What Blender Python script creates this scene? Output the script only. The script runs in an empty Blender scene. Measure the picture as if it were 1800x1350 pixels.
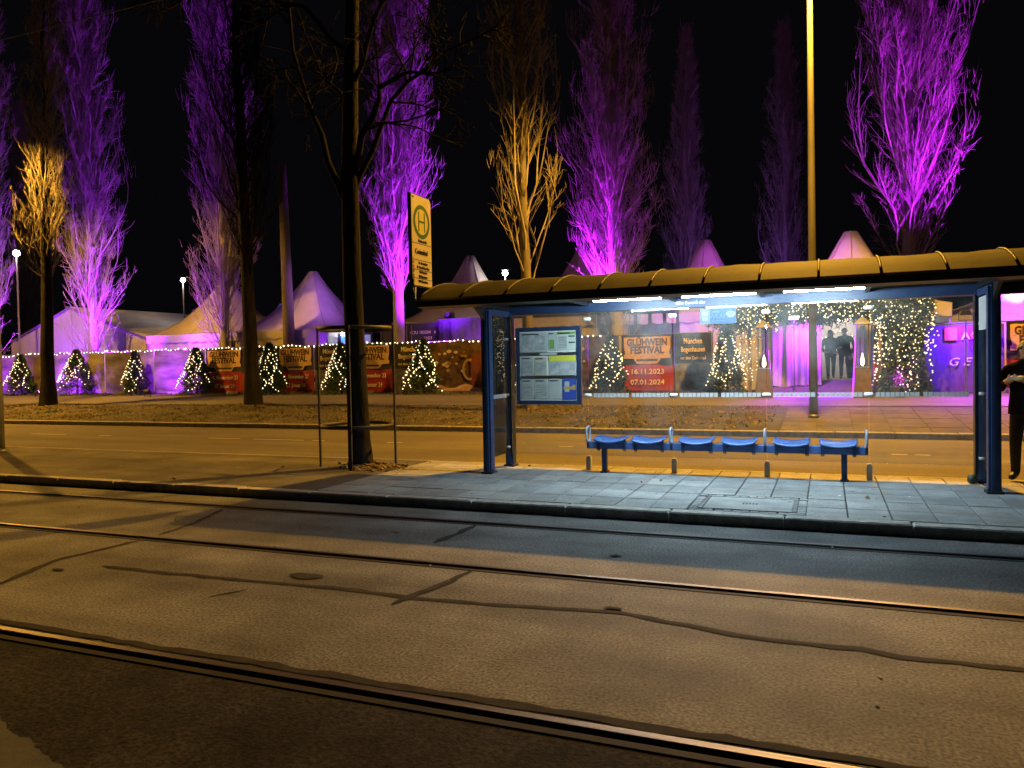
import bpy, bmesh, math, random
import numpy as np
from mathutils import Matrix, Vector
R = math.radians
random.seed(4)
SC = bpy.context.scene
COL = SC.collection

# ------------------------------------------------------------------ camera, world, exposure
def setup_camera():
    yaw, pitch, roll = R(22.25), R(1.43), R(1.0885)
    F = Vector((-math.sin(yaw)*math.cos(pitch), math.cos(yaw)*math.cos(pitch), -math.sin(pitch)))
    r0 = Vector((math.cos(yaw), math.sin(yaw), 0)); u0 = r0.cross(F)
    r = r0*math.cos(roll) - u0*math.sin(roll); u = u0*math.cos(roll) + r0*math.sin(roll)
    cd = bpy.data.cameras.new('camera'); cd.sensor_width = 36; cd.lens = 27.0
    cd.clip_start = .05; cd.clip_end = 2000
    co = bpy.data.objects.new('camera', cd); COL.objects.link(co)
    m = Matrix((r, u, -F)).transposed().to_4x4(); m.translation = (0, 0, 1.7)
    co.matrix_world = m
    SC.camera = co
setup_camera()

w = bpy.data.worlds.new('World'); SC.world = w; w.use_nodes = True
nt = w.node_tree; nt.nodes.clear()
wo = nt.nodes.new('ShaderNodeOutputWorld'); bg = nt.nodes.new('ShaderNodeBackground')
sky = nt.nodes.new('ShaderNodeTexSky'); sky.sky_type = 'NISHITA'; sky.sun_disc = False
sky.sun_elevation = R(-6); sky.sun_rotation = R(200)
bg.inputs['Strength'].default_value = .0042          # deep night: the last of the sky, nearly black
mixw = nt.nodes.new('ShaderNodeMixRGB'); mixw.blend_type = 'ADD'; mixw.inputs[0].default_value = 1
mixw.inputs[2].default_value = (.42, .36, .5, 1)      # city glow
nt.links.new(sky.outputs[0], mixw.inputs[1]); nt.links.new(mixw.outputs[0], bg.inputs['Color'])
nt.links.new(bg.outputs[0], wo.inputs['Surface'])
vs = SC.view_settings
vs.view_transform = 'Standard'; vs.look = 'None'; vs.gamma = 1; vs.exposure = 0.0
vs.use_curve_mapping = False
cy = SC.cycles
cy.use_denoising = True
try: cy.denoiser = 'OPENIMAGEDENOISE'
except Exception: pass
cy.use_light_tree = True
cy.sample_clamp_indirect = 2.0
cy.sample_clamp_direct = 0.0
cy.max_bounces = 5; cy.diffuse_bounces = 2; cy.glossy_bounces = 3; cy.transparent_max_bounces = 16
cy.caustics_reflective = False; cy.caustics_refractive = False

SODIUM = (1.0, .47, .045)
FLUO = (.66, .89, 1.0)

# ------------------------------------------------------------------ materials
MATS = {}
def mat(name, c1, c2=None, scale=6, rough=.6, metal=0, bump=0, bscale=None, world=False, stretch=None,
        spec=.5, detail=4, speck=None, rough2=None, trans=0, bdist=.02, wear=0):
    if name in MATS: return MATS[name]
    m = bpy.data.materials.new(name); m.use_nodes = True; MATS[name] = m
    t = m.node_tree; b = t.nodes['Principled BSDF']
    b.inputs['Base Color'].default_value = (*c1, 1); b.inputs['Roughness'].default_value = rough
    b.inputs['Metallic'].default_value = metal; b.inputs['Specular IOR Level'].default_value = spec
    if c2 or bump or speck:
        if world:
            g = t.nodes.new('ShaderNodeNewGeometry'); src = g.outputs['Position']
        else:
            g = t.nodes.new('ShaderNodeTexCoord'); src = g.outputs['Object']
        if stretch:
            mp = t.nodes.new('ShaderNodeMapping'); mp.inputs['Scale'].default_value = stretch
            t.links.new(src, mp.inputs['Vector']); src = mp.outputs[0]
        n = t.nodes.new('ShaderNodeTexNoise'); n.inputs['Scale'].default_value = scale
        n.inputs['Detail'].default_value = detail; n.inputs['Roughness'].default_value = .62
        t.links.new(src, n.inputs['Vector'])
        if c2:
            cr = t.nodes.new('ShaderNodeValToRGB'); e = cr.color_ramp.elements
            e[0].position = .33; e[1].position = .68
            e[0].color = (*c1, 1); e[1].color = (*c2, 1)
            t.links.new(n.outputs['Fac'], cr.inputs[0]); cout = cr.outputs[0]
            if speck:                                   # fine grain: (scale, amount)
                n3 = t.nodes.new('ShaderNodeTexNoise'); n3.inputs['Scale'].default_value = speck[0]
                n3.inputs['Detail'].default_value = 2
                t.links.new(src, n3.inputs['Vector'])
                mr = t.nodes.new('ShaderNodeMapRange'); mr.inputs[1].default_value = .3; mr.inputs[2].default_value = .7
                mr.inputs[3].default_value = 1-speck[1]; mr.inputs[4].default_value = 1+speck[1]
                t.links.new(n3.outputs['Fac'], mr.inputs[0])
                mx = t.nodes.new('ShaderNodeMixRGB'); mx.blend_type = 'MULTIPLY'; mx.inputs[0].default_value = 1
                t.links.new(cout, mx.inputs[1]); t.links.new(mr.outputs[0], mx.inputs[2]); cout = mx.outputs[0]
            if wear:                                    # long streaks worn by wheels, patches of age
                for sc_, st_, am in ((.9, (.12, 1.9, 1), wear), (.55, (1, 1, 1), wear*.8)):
                    mp2 = t.nodes.new('ShaderNodeMapping'); mp2.inputs['Scale'].default_value = st_; n4 = t.nodes.new('ShaderNodeTexNoise'); n4.inputs['Scale'].default_value = sc_; n4.inputs['Detail'].default_value = 5
                    t.links.new(src, mp2.inputs['Vector']); t.links.new(mp2.outputs[0], n4.inputs['Vector'])
                    mr = t.nodes.new('ShaderNodeMapRange'); mr.inputs[1].default_value = .34; mr.inputs[2].default_value = .66; mr.inputs[3].default_value = 1-am; mr.inputs[4].default_value = 1+am
                    t.links.new(n4.outputs['Fac'], mr.inputs[0]); mx = t.nodes.new('ShaderNodeMixRGB'); mx.blend_type = 'MULTIPLY'; mx.inputs[0].default_value = 1
                    t.links.new(cout, mx.inputs[1]); t.links.new(mr.outputs[0], mx.inputs[2]); cout = mx.outputs[0]
            t.links.new(cout, b.inputs['Base Color'])
        if rough2 is not None:
            mr = t.nodes.new('ShaderNodeMapRange'); mr.inputs[1].default_value = .3; mr.inputs[2].default_value = .7
            mr.inputs[3].default_value = rough; mr.inputs[4].default_value = rough2
            t.links.new(n.outputs['Fac'], mr.inputs[0]); t.links.new(mr.outputs[0], b.inputs['Roughness'])
        if bump:
            n2 = t.nodes.new('ShaderNodeTexNoise'); n2.inputs['Scale'].default_value = bscale or scale*4
            n2.inputs['Detail'].default_value = 3
            t.links.new(src, n2.inputs['Vector'])
            bp = t.nodes.new('ShaderNodeBump'); bp.inputs['Strength'].default_value = bump
            bp.inputs['Distance'].default_value = bdist
            t.links.new(n2.outputs['Fac'], bp.inputs['Height']); t.links.new(bp.outputs[0], b.inputs['Normal'])
    if trans:
        tr = t.nodes.new('ShaderNodeBsdfTranslucent'); tr.inputs[0].default_value = (*c1, 1)
        ms = t.nodes.new('ShaderNodeMixShader'); ms.inputs[0].default_value = trans
        t.links.new(b.outputs[0], ms.inputs[1]); t.links.new(tr.outputs[0], ms.inputs[2])
        t.links.new(ms.outputs[0], t.nodes['Material Output'].inputs[0])
    return m
def emit(name, c, s):
    if name in MATS: return MATS[name]
    m = bpy.data.materials.new(name); m.use_nodes = True; MATS[name] = m
    b = m.node_tree.nodes['Principled BSDF']
    b.inputs['Base Color'].default_value = (*[min(1, x) for x in c], 1)
    b.inputs['Emission Color'].default_value = (*c, 1); b.inputs['Emission Strength'].default_value = s
    return m
def glass(name, tint=(.93, .95, .95), haze=.035):
    m = bpy.data.materials.new(name); m.use_nodes = True; MATS[name] = m
    t = m.node_tree; t.nodes.clear()
    o = t.nodes.new('ShaderNodeOutputMaterial'); tr = t.nodes.new('ShaderNodeBsdfTransparent')
    gl = t.nodes.new('ShaderNodeBsdfGlossy'); fr = t.nodes.new('ShaderNodeFresnel'); mx = t.nodes.new('ShaderNodeMixShader')
    df = t.nodes.new('ShaderNodeBsdfDiffuse'); mx2 = t.nodes.new('ShaderNodeMixShader')
    tr.inputs[0].default_value = (*tint, 1); gl.inputs['Roughness'].default_value = .02; fr.inputs[0].default_value = 1.45
    df.inputs[0].default_value = (.7, .68, .66, 1)
    no = t.nodes.new('ShaderNodeTexNoise'); no.inputs['Scale'].default_value = 3.5; no.inputs['Detail'].default_value = 5
    g = t.nodes.new('ShaderNodeNewGeometry'); t.links.new(g.outputs['Position'], no.inputs['Vector'])
    mr = t.nodes.new('ShaderNodeMapRange'); mr.inputs[1].default_value = .35; mr.inputs[2].default_value = .75
    mr.inputs[3].default_value = haze*.4; mr.inputs[4].default_value = haze*2.2          # grime film, strengthened to stand in for a veil of reflections
    t.links.new(no.outputs['Fac'], mr.inputs[0]); t.links.new(mr.outputs[0], mx2.inputs[0])
    t.links.new(tr.outputs[0], mx2.inputs[1]); t.links.new(df.outputs[0], mx2.inputs[2])
    t.links.new(fr.outputs[0], mx.inputs[0]); t.links.new(mx2.outputs[0], mx.inputs[1]); t.links.new(gl.outputs[0], mx.inputs[2])
    t.links.new(mx.outputs[0], o.inputs[0])
    return m

# ground
M_ASPH = mat('asphalt_tram', (.080, .083, .085), (.146, .151, .153), 1.1, .78, bump=.5, bscale=130, world=True, speck=(52, .6), detail=8, bdist=.005, spec=.2, wear=.26)
M_STREET = mat('asphalt_street', (.11, .10, .085), (.155, .143, .122), .8, .85, bump=.3, bscale=90, bdist=.004, spec=.2, world=True, speck=(70, .2), detail=6, stretch=(.35, 1, 1), wear=.12)
M_BED = mat('shaded_track_dirt', (.004, .0037, .0034), (.034, .032, .031), 1.5, .92, bump=.7, bscale=60, world=True, speck=(34, .75), detail=12, bdist=.008, spec=.12)  # dirt colour darkened to carry the shade of the near-side shelter roof
M_CONC = mat('pale_concrete', (.022, .026, .028), (.045, .05, .053), 4, .8, bump=.2, world=True, speck=(90, .2))
M_TAR = mat('tar_seal', (.020, .0195, .019), (.042, .040, .038), 8, .9, bump=.3, bscale=120, world=True, spec=.08, bdist=.003)
M_SLAB = [mat('slab_%d' % i, tuple(x*k for x in (.25, .258, .262)), tuple(x*k for x in (.37, .375, .37)), 5, .8, bump=.3, bscale=80, world=True, speck=(80, .25), detail=7, bdist=.004, spec=.3, wear=.16) for i, k in enumerate((.86, 1.0, 1.1))]
M_KERB = mat('granite_kerb', (.22, .21, .19), (.40, .385, .36), 9, .75, bump=.3, bscale=60, world=True, speck=(130, .3))
M_PAVASPH = mat('platform_asphalt', (.075, .072, .065), (.145, .138, .125), 1.3, .85, bump=.4, bscale=90, world=True, speck=(55, .4), detail=8, bdist=.005, spec=.2, wear=.25)
M_JOINT = mat('joint_sand', (.03, .028, .025), (.06, .056, .05), 20, .9, world=True)
M_VERGE = mat('verge_soil', (.03, .027, .016), (.095, .085, .045), 1.4, .95, bump=1.0, bscale=14, world=True, speck=(40, .45), detail=8)
M_PATH = mat('path_asphalt', (.10, .092, .08), (.16, .15, .13), .9, .85, bump=.3, bscale=50, world=True, speck=(60, .25), detail=7, stretch=(.4, 1, 1))
M_DIRT = mat('festival_gravel', (.06, .055, .05), (.12, .11, .10), 2, .95, world=True, bump=.5)
M_GRASS = mat('dry_grass', (.07, .075, .02), (.16, .13, .05), 3, .8, world=True)
M_LEAF = mat('dead_leaf', (.13, .08, .03), (.28, .19, .09), 2.3, .75, world=True)
M_PAINT = mat('road_paint', (.35, .35, .33), (.62, .62, .6), 14, .7, world=True)
M_RAIL = mat('rail_steel', (.05, .045, .045), (.12, .11, .11), 3, .52, 1, world=True, stretch=(.3, 8, 8), rough2=.48)
M_GROOVE = mat('rail_groove', (.012, .011, .01), (.03, .028, .025), 10, .9, world=True)
# metals and plastics
M_BLUE = mat('blue_coat', (.015, .045, .13), (.022, .06, .165), 4, .45, bump=.04, bscale=60)
M_BLUED = mat('blue_coat_dark', (.012, .026, .07), (.02, .04, .095), 4, .42)
M_BENCH = mat('bench_blue', (.07, .15, .42), (.10, .19, .48), 3, .32, bump=.05)
M_LOOP = mat('loop_grey', (.30, .35, .44), (.38, .43, .52), 9, .3)
M_FOOT = mat('clamp_grey', (.66, .67, .68), (.76, .77, .78), 9, .45)
M_STEEL = mat('brushed_steel', (.55, .56, .58), (.68, .69, .7), 9, .32, 1)
M_GALV = mat('galvanised', (.13, .135, .14), (.21, .215, .22), 7, .5, .4)
M_ROOF = mat('roof_sheet', (.036, .034, .025), (.068, .064, .049), 2.6, .7, 0, bump=.3, bscale=3.2, detail=8, spec=.06)
M_RIB = mat('roof_rib', (.018, .016, .014), (.035, .031, .027), 6, .6, spec=.15)
M_DARK = mat('dark_frame', (.012, .013, .016), (.022, .024, .028), 5, .4)
M_BLACKR = mat('black_rubber', (.01, .01, .01), rough=.6)
M_WHITEP = mat('white_plastic', (.72, .72, .70), (.8, .8, .78), 6, .5)
M_POST = mat('lamp_post_paint', (.14, .137, .128), (.20, .196, .18), 5, .45, .2, stretch=(1, 1, .2))
M_POLE = mat('old_pole', (.16, .135, .11), (.25, .21, .17), 6, .8, bump=.3, stretch=(1, 1, .15))
M_GLASS = glass('shelter_glass')
M_TUBE = emit('tube_lamp', FLUO, 720)
# bark
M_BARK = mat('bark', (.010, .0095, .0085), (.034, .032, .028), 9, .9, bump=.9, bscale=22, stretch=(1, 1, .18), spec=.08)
M_PBARK = mat('poplar_bark', (.22, .20, .17), (.38, .35, .31), 5, .85, bump=.5, bscale=26, stretch=(1, 1, .3))
M_TWIG = mat('poplar_twig', (.20, .17, .14), (.34, .30, .25), 2, .8)
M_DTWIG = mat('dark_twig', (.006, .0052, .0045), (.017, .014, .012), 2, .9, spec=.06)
M_NEEDLE = mat('fir_needle', (.025, .052, .018), (.05, .10, .035), 5, .6)
# fabric
M_TENT = mat('tent_canvas', (.42, .385, .40), (.54, .495, .51), 1.2, .7, bump=.35, bscale=5, trans=.12)
M_TENTW = mat('tent_wall', (.40, .38, .42), (.52, .50, .54), 1.0, .65, bump=.5, bscale=3.2, stretch=(1, 1, .35), trans=.12)
M_SEAM = mat('tent_seam', (.25, .22, .22), rough=.8)
M_BBLACK = mat('banner_black', (.016, .015, .014), (.03, .028, .026), 3, .5)
M_BRED = mat('banner_red', (.28, .022, .014), (.40, .038, .022), 2.5, .5)
M_BTAN = mat('banner_board', (.42, .27, .13), (.68, .46, .25), 6, .6, stretch=(1, 1, 4))
M_BCREAM = mat('banner_lettering', (.85, .72, .50), rough=.5)
M_BBROWN = mat('banner_wood_letter', (.07, .035, .015), rough=.6)
M_BGREY = mat('banner_town_photo', (.06, .055, .05), (.30, .28, .25), 5, .55, detail=9)
M_BMUG = mat('banner_mug_red', (.09, .02, .012), (.17, .05, .03), 3, .5)
M_BBOKEH = mat('banner_warm_photo', (.018, .010, .006), (.15, .085, .04), 3.2, .5, detail=3)
M_BCONE = mat('banner_light_blob', (.45, .36, .25), (.62, .52, .4), 4, .5)
M_BWINT = mat('banner_winter_photo', (.045, .04, .05), (.30, .27, .30), 1.1, .55, stretch=(.7, 1, 1.5), detail=9)
M_BWINT2 = mat('banner_dusk_photo', (.035, .028, .035), (.25, .20, .22), .9, .55, stretch=(.6, 1, 2.2), detail=9)
M_CONT = mat('container_paint', (.022, .03, .05), (.035, .045, .07), 4, .5, bump=.1)
M_PAPER = mat('paper', (.36, .40, .38), (.44, .48, .45), 5, .7)
M_PRINT = mat('fine_print', (.20, .22, .22), (.46, .49, .47), 26, .7, stretch=(.4, 1, 3), detail=6)
M_MAP = mat('map_print', (.22, .25, .27), (.5, .54, .55), 12, .7, detail=10)
M_BULB = emit('warm_bulb', (1.0, .80, .46), 6)
M_BULB2 = emit('warm_bulb_small', (1.0, .80, .46), 2.6)
M_CABLE = mat('lamp_cable', (.01, .015, .01), rough=.6)
M_WBULB = emit('white_lamp', (1, .97, .9), 60)
M_SBULB = emit('sodium_lens', SODIUM, 6)
M_PLED = emit('purple_led', (.42, .015, 1.0), 6)
M_PLENS = emit('purple_lens', (.62, .22, 1.0), 30)
M_FLAME = emit('flame', (1, .75, .35), 16)

# ------------------------------------------------------------------ helpers
def tag(o, label=None, cat=None, group=None, kind=None):
    for k, v in (('label', label), ('category', cat), ('group', group), ('kind', kind)):
        if v: o[k] = v
    return o
def thing(name, label, cat, loc=(0, 0, 0), group=None, kind=None):
    o = bpy.data.objects.new(name, None); COL.objects.link(o); o.location = loc
    o.empty_display_size = .2
    return tag(o, label, cat, group, kind)
def origin(o):
    p = Vector((0, 0, 0))
    while o is not None: p += o.location; o = o.parent
    return p
def link(name, me, parent=None):
    o = bpy.data.objects.new(name, me); COL.objects.link(o)
    if parent is not None: o.parent = parent
    return o
class MB:
    """collects shapes given in world coordinates"""
    def __init__(s): s.v = []; s.f = []; s.mi = []; s.cur = 0
    def add(s, vs, fs):
        b = len(s.v); s.v += [tuple(p) for p in vs]
        for f in fs: s.f.append(tuple(i+b for i in f)); s.mi.append(s.cur)
        return s
    def box(s, x0, x1, y0, y1, z0, z1):
        return s.add([(x0,y0,z0),(x1,y0,z0),(x1,y1,z0),(x0,y1,z0),(x0,y0,z1),(x1,y0,z1),(x1,y1,z1),(x0,y1,z1)],
                     [(0,3,2,1),(4,5,6,7),(0,1,5,4),(1,2,6,5),(2,3,7,6),(3,0,4,7)])
    def bbox(s, x0, x1, y0, y1, z0, z1, b=.01):      # box with a chamfered top rim
        return s.add([(x0,y0,z0),(x1,y0,z0),(x1,y1,z0),(x0,y1,z0),(x0,y0,z1-b),(x1,y0,z1-b),(x1,y1,z1-b),(x0,y1,z1-b),
                      (x0+b,y0+b,z1),(x1-b,y0+b,z1),(x1-b,y1-b,z1),(x0+b,y1-b,z1)],
                     [(0,3,2,1),(8,9,10,11),(0,1,5,4),(1,2,6,5),(2,3,7,6),(3,0,4,7),(4,5,9,8),(5,6,10,9),(6,7,11,10),(7,4,8,11)])
    def frustum(s, cx, cy, z0, z1, a0, b0, a1, b1):
        return s.add([(cx-a0,cy-b0,z0),(cx+a0,cy-b0,z0),(cx+a0,cy+b0,z0),(cx-a0,cy+b0,z0),(cx-a1,cy-b1,z1),(cx+a1,cy-b1,z1),(cx+a1,cy+b1,z1),(cx-a1,cy+b1,z1)],
                     [(0,3,2,1),(4,5,6,7),(0,1,5,4),(1,2,6,5),(2,3,7,6),(3,0,4,7)])
    def tube(s, path, r, n=8, closed=False, cap=True):
        P = [Vector(p) for p in path]; k = len(P)
        rr = [r]*k if not hasattr(r, '__len__') else r
        b = len(s.v); up = None
        for i in range(k):
            t = (P[(i+1) % k]-P[i-1]) if closed else (P[min(i+1, k-1)]-P[max(i-1, 0)])
            t.normalize()
            if up is None:
                up = Vector((0, 0, 1)) if abs(t.z) < .9 else Vector((0, 1, 0))
            a = up - t*up.dot(t); a.normalize(); up = a; c = t.cross(a)
            for j in range(n):
                q = 2*math.pi*j/n
                s.v.append(tuple(P[i]+a*rr[i]*math.cos(q)+c*rr[i]*math.sin(q)))
        for i in range(k if closed else k-1):
            i2 = (i+1) % k
            for j in range(n):
                j2 = (j+1) % n
                s.f.append((b+i*n+j, b+i*n+j2, b+i2*n+j2, b+i2*n+j)); s.mi.append(s.cur)
        if cap and not closed:
            s.f.append(tuple(b+j for j in range(n))[::-1]); s.mi.append(s.cur)
            s.f.append(tuple(b+(k-1)*n+j for j in range(n))); s.mi.append(s.cur)
        return s
    def prism(s, pts, d):                            # planar polygon pts extruded by vector d
        k = len(pts); d = Vector(d)
        vs = [Vector(p) for p in pts]; vs += [p+d for p in vs]
        return s.add(vs, [tuple(range(k))[::-1], tuple(range(k, 2*k))]+[(i, (i+1) % k, k+(i+1) % k, k+i) for i in range(k)])
    def lathe(s, prof, n, c=(0, 0, 0)):
        vs = [(c[0]+r*math.cos(2*math.pi*j/n), c[1]+r*math.sin(2*math.pi*j/n), c[2]+z) for r, z in prof for j in range(n)]
        fs = [(i*n+j, i*n+(j+1) % n, (i+1)*n+(j+1) % n, (i+1)*n+j) for i in range(len(prof)-1) for j in range(n)]
        return s.add(vs, fs)
    def ball(s, c, r, n=8, m=5, sz=1):
        prof = [(max(1e-4, r*math.sin(math.pi*i/m)), -r*sz*math.cos(math.pi*i/m)) for i in range(m+1)]
        return s.lathe(prof, n, c)
    def octa(s, c, r):
        x, y, z = c
        return s.add([(x+r,y,z),(x-r,y,z),(x,y+r,z),(x,y-r,z),(x,y,z+r),(x,y,z-r)],
                     [(0,2,4),(2,1,4),(1,3,4),(3,0,4),(2,0,5),(1,2,5),(3,1,5),(0,3,5)])
    def build(s, name, m, parent=None, smooth=False, loc=None):
        o0 = origin(parent) if parent is not None else Vector(loc or (0, 0, 0))
        me = bpy.data.meshes.new(name)
        me.from_pydata([(x-o0.x, y-o0.y, z-o0.z) for x, y, z in s.v], [], s.f)
        for mm in (m if isinstance(m, (list, tuple)) else [m]): me.materials.append(mm)
        if max(s.mi, default=0): me.polygons.foreach_set('material_index', s.mi)
        if smooth: me.polygons.foreach_set('use_smooth', [True]*len(s.f))
        me.update()
        o = link(name, me, parent)
        if parent is None: o.location = o0
        return o
def fix_normals(o):
    bm = bmesh.new(); bm.from_mesh(o.data); bmesh.ops.recalc_face_normals(bm, faces=bm.faces); bm.to_mesh(o.data); bm.free(); return o
def np_mesh(name, V, Q, m, smooth=False):
    me = bpy.data.meshes.new(name); V = np.asarray(V, np.float32).reshape(-1, 3); Q = np.asarray(Q, np.int32); k = Q.shape[1]
    me.vertices.add(len(V)); me.vertices.foreach_set('co', V.ravel())
    me.loops.add(Q.size); me.loops.foreach_set('vertex_index', Q.ravel())
    me.polygons.add(len(Q)); me.polygons.foreach_set('loop_start', np.arange(0, Q.size, k, dtype=np.int32))
    try: me.polygons.foreach_set('loop_total', np.full(len(Q), k, np.int32))
    except Exception: pass
    me.materials.append(m)
    if smooth: me.polygons.foreach_set('use_smooth', np.ones(len(Q), bool))
    me.update(calc_edges=True); me.validate()
    return me
def copy_tree(o, parent=None):
    c = o.copy(); COL.objects.link(c); c.parent = parent
    for ch in list(o.children): copy_tree(ch, c)
    return c

# text and skinned bodies need the dependency graph: make them all first, while the scene is small
TXT = {}
def pretext(strings):
    tmp = []
    for key, (s, off, shear) in strings.items():
        cu = bpy.data.curves.new('t', 'FONT'); cu.body = s; cu.size = 1; cu.align_x = 'CENTER'; cu.align_y = 'CENTER'
        cu.resolution_u = 2; cu.offset = off; cu.extrude = .004; cu.shear = shear
        o = bpy.data.objects.new('t', cu); COL.objects.link(o); tmp.append((key, o))
    dg = bpy.context.evaluated_depsgraph_get(); dg.update()
    for key, o in tmp:
        TXT[key] = bpy.data.meshes.new_from_object(o.evaluated_get(dg))
    for key, o in tmp: bpy.data.objects.remove(o)
pretext({k: (s, off, sh) for k, s, off, sh in [
    ('gluh', 'GLÜHWEIN', .035, 0), ('fest', 'FESTIVAL', .035, 0), ('d1', '16. November 23', .012, 0), ('d2', '07. Januar 24', .012, 0),
    ('n1', '16.11.2023', .012, 0), ('n2', '07.01.2024', .012, 0), ('muc', 'München', .012, 0), ('bog', 'Bogenhausen', .012, 0),
    ('cosi', 'vor dem Cosimabad', .01, 0), ('H', 'H', .012, 0), ('stop', 'Cosimabad', .0, 0), ('hs', 'Haltestelle', 0, 0),
    ('wlan', 'WLAN', 0, 0), ('ber', 'Im Bereich der', 0, 0), ('c1', 'FCIU 183204   0', .01, 0), ('c2', '22G1', .01, 0),
    ('ach', 'ACH', .015, 0), ('gefa', 'G E F A', .0, .3), ('E', 'E', 0, .3),
    ('l1', '16  Romanplatz', 0, 0), ('l2', '17  Max-Weber-Platz', 0, 0), ('l3', '154 Nordbad', 0, 0), ('l4', '187 Rümelinstr.', 0, 0), ('l5', 'N74 Rümelinstr.', 0, 0)]})
def text(key, m, parent, loc, h, rot=(R(90), 0, 0), sx=1, name='lettering'):
    me = TXT[key].copy(); me.materials.clear(); me.materials.append(m)
    o = link(name, me, parent); o0 = origin(parent)
    o.location = Vector(loc)-o0; o.rotation_euler = rot; o.scale = (h*sx, h, 1)
    return o

SKIN = {}
def preskin(key, joints, edges):
    """joints: name -> (x,y,z,r); returns an evaluated continuous mesh plus the bone list"""
    names = list(joints); idx = {n: i for i, n in enumerate(names)}
    me = bpy.data.meshes.new(key); me.from_pydata([joints[n][:3] for n in names], [(idx[a], idx[b]) for a, b in edges], [])
    o = bpy.data.objects.new(key, me); COL.objects.link(o)
    md = o.modifiers.new('s', 'SKIN'); md.use_smooth_shade = True
    for i, n in enumerate(names):
        r = joints[n][3]; sv = me.skin_vertices[0].data[i]
        sv.radius = r if hasattr(r, '__len__') else (r, r); sv.use_root = (i == 0)
    md2 = o.modifiers.new('d', 'SUBSURF'); md2.levels = 2; md2.render_levels = 2
    dg = bpy.context.evaluated_depsgraph_get(); dg.update()
    m = bpy.data.meshes.new_from_object(o.evaluated_get(dg))
    bpy.data.objects.remove(o)
    SKIN[key] = (m, joints, edges)

# ------------------------------------------------------------------ people (bodies evaluated early)
def body_joints(h, arms, legs, lean=0, turn=0):
    k = h/1.75
    J = {'pelvis': (0, 0, .95, (.155, .115)), 'waist': (0, -.005-lean*.3, 1.10, (.145, .105)), 'chest': (0, -.01-lean*.8, 1.30, (.17, .12)),
         'collar': (0, -lean, 1.44, (.10, .085)), 'neck': (0, -.015-lean*1.1, 1.515, .055), 'jaw': (0, -.035-lean*1.3, 1.585, (.066, .075)), 'skull': (0, -.02-lean*1.35, 1.67, (.078, .095)),
         'crown': (0, -.01-lean*1.35, 1.72, (.055, .07))}
    E = [('pelvis', 'waist'), ('waist', 'chest'), ('chest', 'collar'), ('collar', 'neck'), ('neck', 'jaw'), ('jaw', 'skull'), ('skull', 'crown')]
    for s, sx in (('L', -1), ('R', 1)):
        sh, el, wr, ha = arms[s]
        J['sh'+s] = (*sh, .075); J['el'+s] = (*el, .058); J['wr'+s] = (*wr, .042); J['ha'+s] = (*ha, .036)
        E += [('collar', 'sh'+s), ('sh'+s, 'el'+s), ('el'+s, 'wr'+s), ('wr'+s, 'ha'+s)]
        hip, kn, an, to = legs[s]
        J['hip'+s] = (*hip, .105); J['kn'+s] = (*kn, .075); J['an'+s] = (*an, .055); J['to'+s] = (*to, .04)
        E += [('pelvis', 'hip'+s), ('hip'+s, 'kn'+s), ('kn'+s, 'an'+s), ('an'+s, 'to'+s)]
        hv = Vector(ha)-Vector(wr); hv.normalize()
        side = hv.cross(Vector((0, 1, 0)));  side = side.normalized() if side.length > .2 else Vector((1, 0, 0))
        curl = hv.cross(side)*(1 if s == 'L' else -1)
        for fi, (o, ln) in enumerate(((-.027, .062), (-.009, .078), (.009, .084), (.027, .072))):
            a = Vector(ha)+side*o+hv*.02; b = a+hv*ln*.55-Vector((0, 0, .006)); c = b+hv*ln*.4+curl*.018
            J['f%d%s1' % (fi, s)] = (*b, .0105); J['f%d%s2' % (fi, s)] = (*c, .009)
            E += [('ha'+s, 'f%d%s1' % (fi, s)), ('f%d%s1' % (fi, s), 'f%d%s2' % (fi, s))]
        th = Vector(wr)*.45+Vector(ha)*.55
        t1 = th+side*.045+hv*.015; t2 = t1+side*.012+hv*.035
        J['th%s1' % s] = (*t1, .012); J['th%s2' % s] = (*t2, .010)
        E += [('ha'+s, 'th%s1' % s), ('th%s1' % s, 'th%s2' % s)]
    J = {n: (x*k, y*k, z*k, tuple(q*k for q in r) if hasattr(r, '__len__') else r*k) for n, (x, y, z, r) in J.items()}
    return J, E
LEGS = {'L': ((-.095, 0, .86), (-.11, -.01, .50), (-.115, .02, .09), (-.125, -.13, .045)), 'R': ((.095, 0, .86), (.11, -.01, .50), (.115, .02, .09), (.125, -.13, .045))}
LEGW = {'L': ((-.095, 0, .86), (-.10, -.17, .53), (-.10, -.20, .09), (-.11, -.35, .05)), 'R': ((.095, 0, .86), (.10, .06, .49), (.10, .27, .17), (.10, .17, .06))}
LEG2 = {'L': ((-.095, 0, .86), (-.10, -.10, .51), (-.11, -.06, .09), (-.13, -.21, .045)), 'R': ((.095, 0, .86), (.10, .03, .49), (.11, .16, .12), (.115, .02, .05))}
preskin('p_a', *body_joints(1.70, {'L': ((-.20, .0, 1.40), (-.285, .02, 1.12), (-.20, -.14, .98), (-.13, -.20, .97)), 'R': ((.20, .0, 1.40), (.29, .0, 1.13), (.22, -.14, .96), (.15, -.19, .95))}, LEGW))
preskin('p_b', *body_joints(1.76, {'L': ((-.21, .0, 1.41), (-.29, -.02, 1.12), (-.19, -.18, 1.06), (-.11, -.24, 1.09)), 'R': ((.21, .0, 1.41), (.30, .03, 1.14), (.27, -.03, .88), (.26, -.05, .80))}, LEG2))
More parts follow.
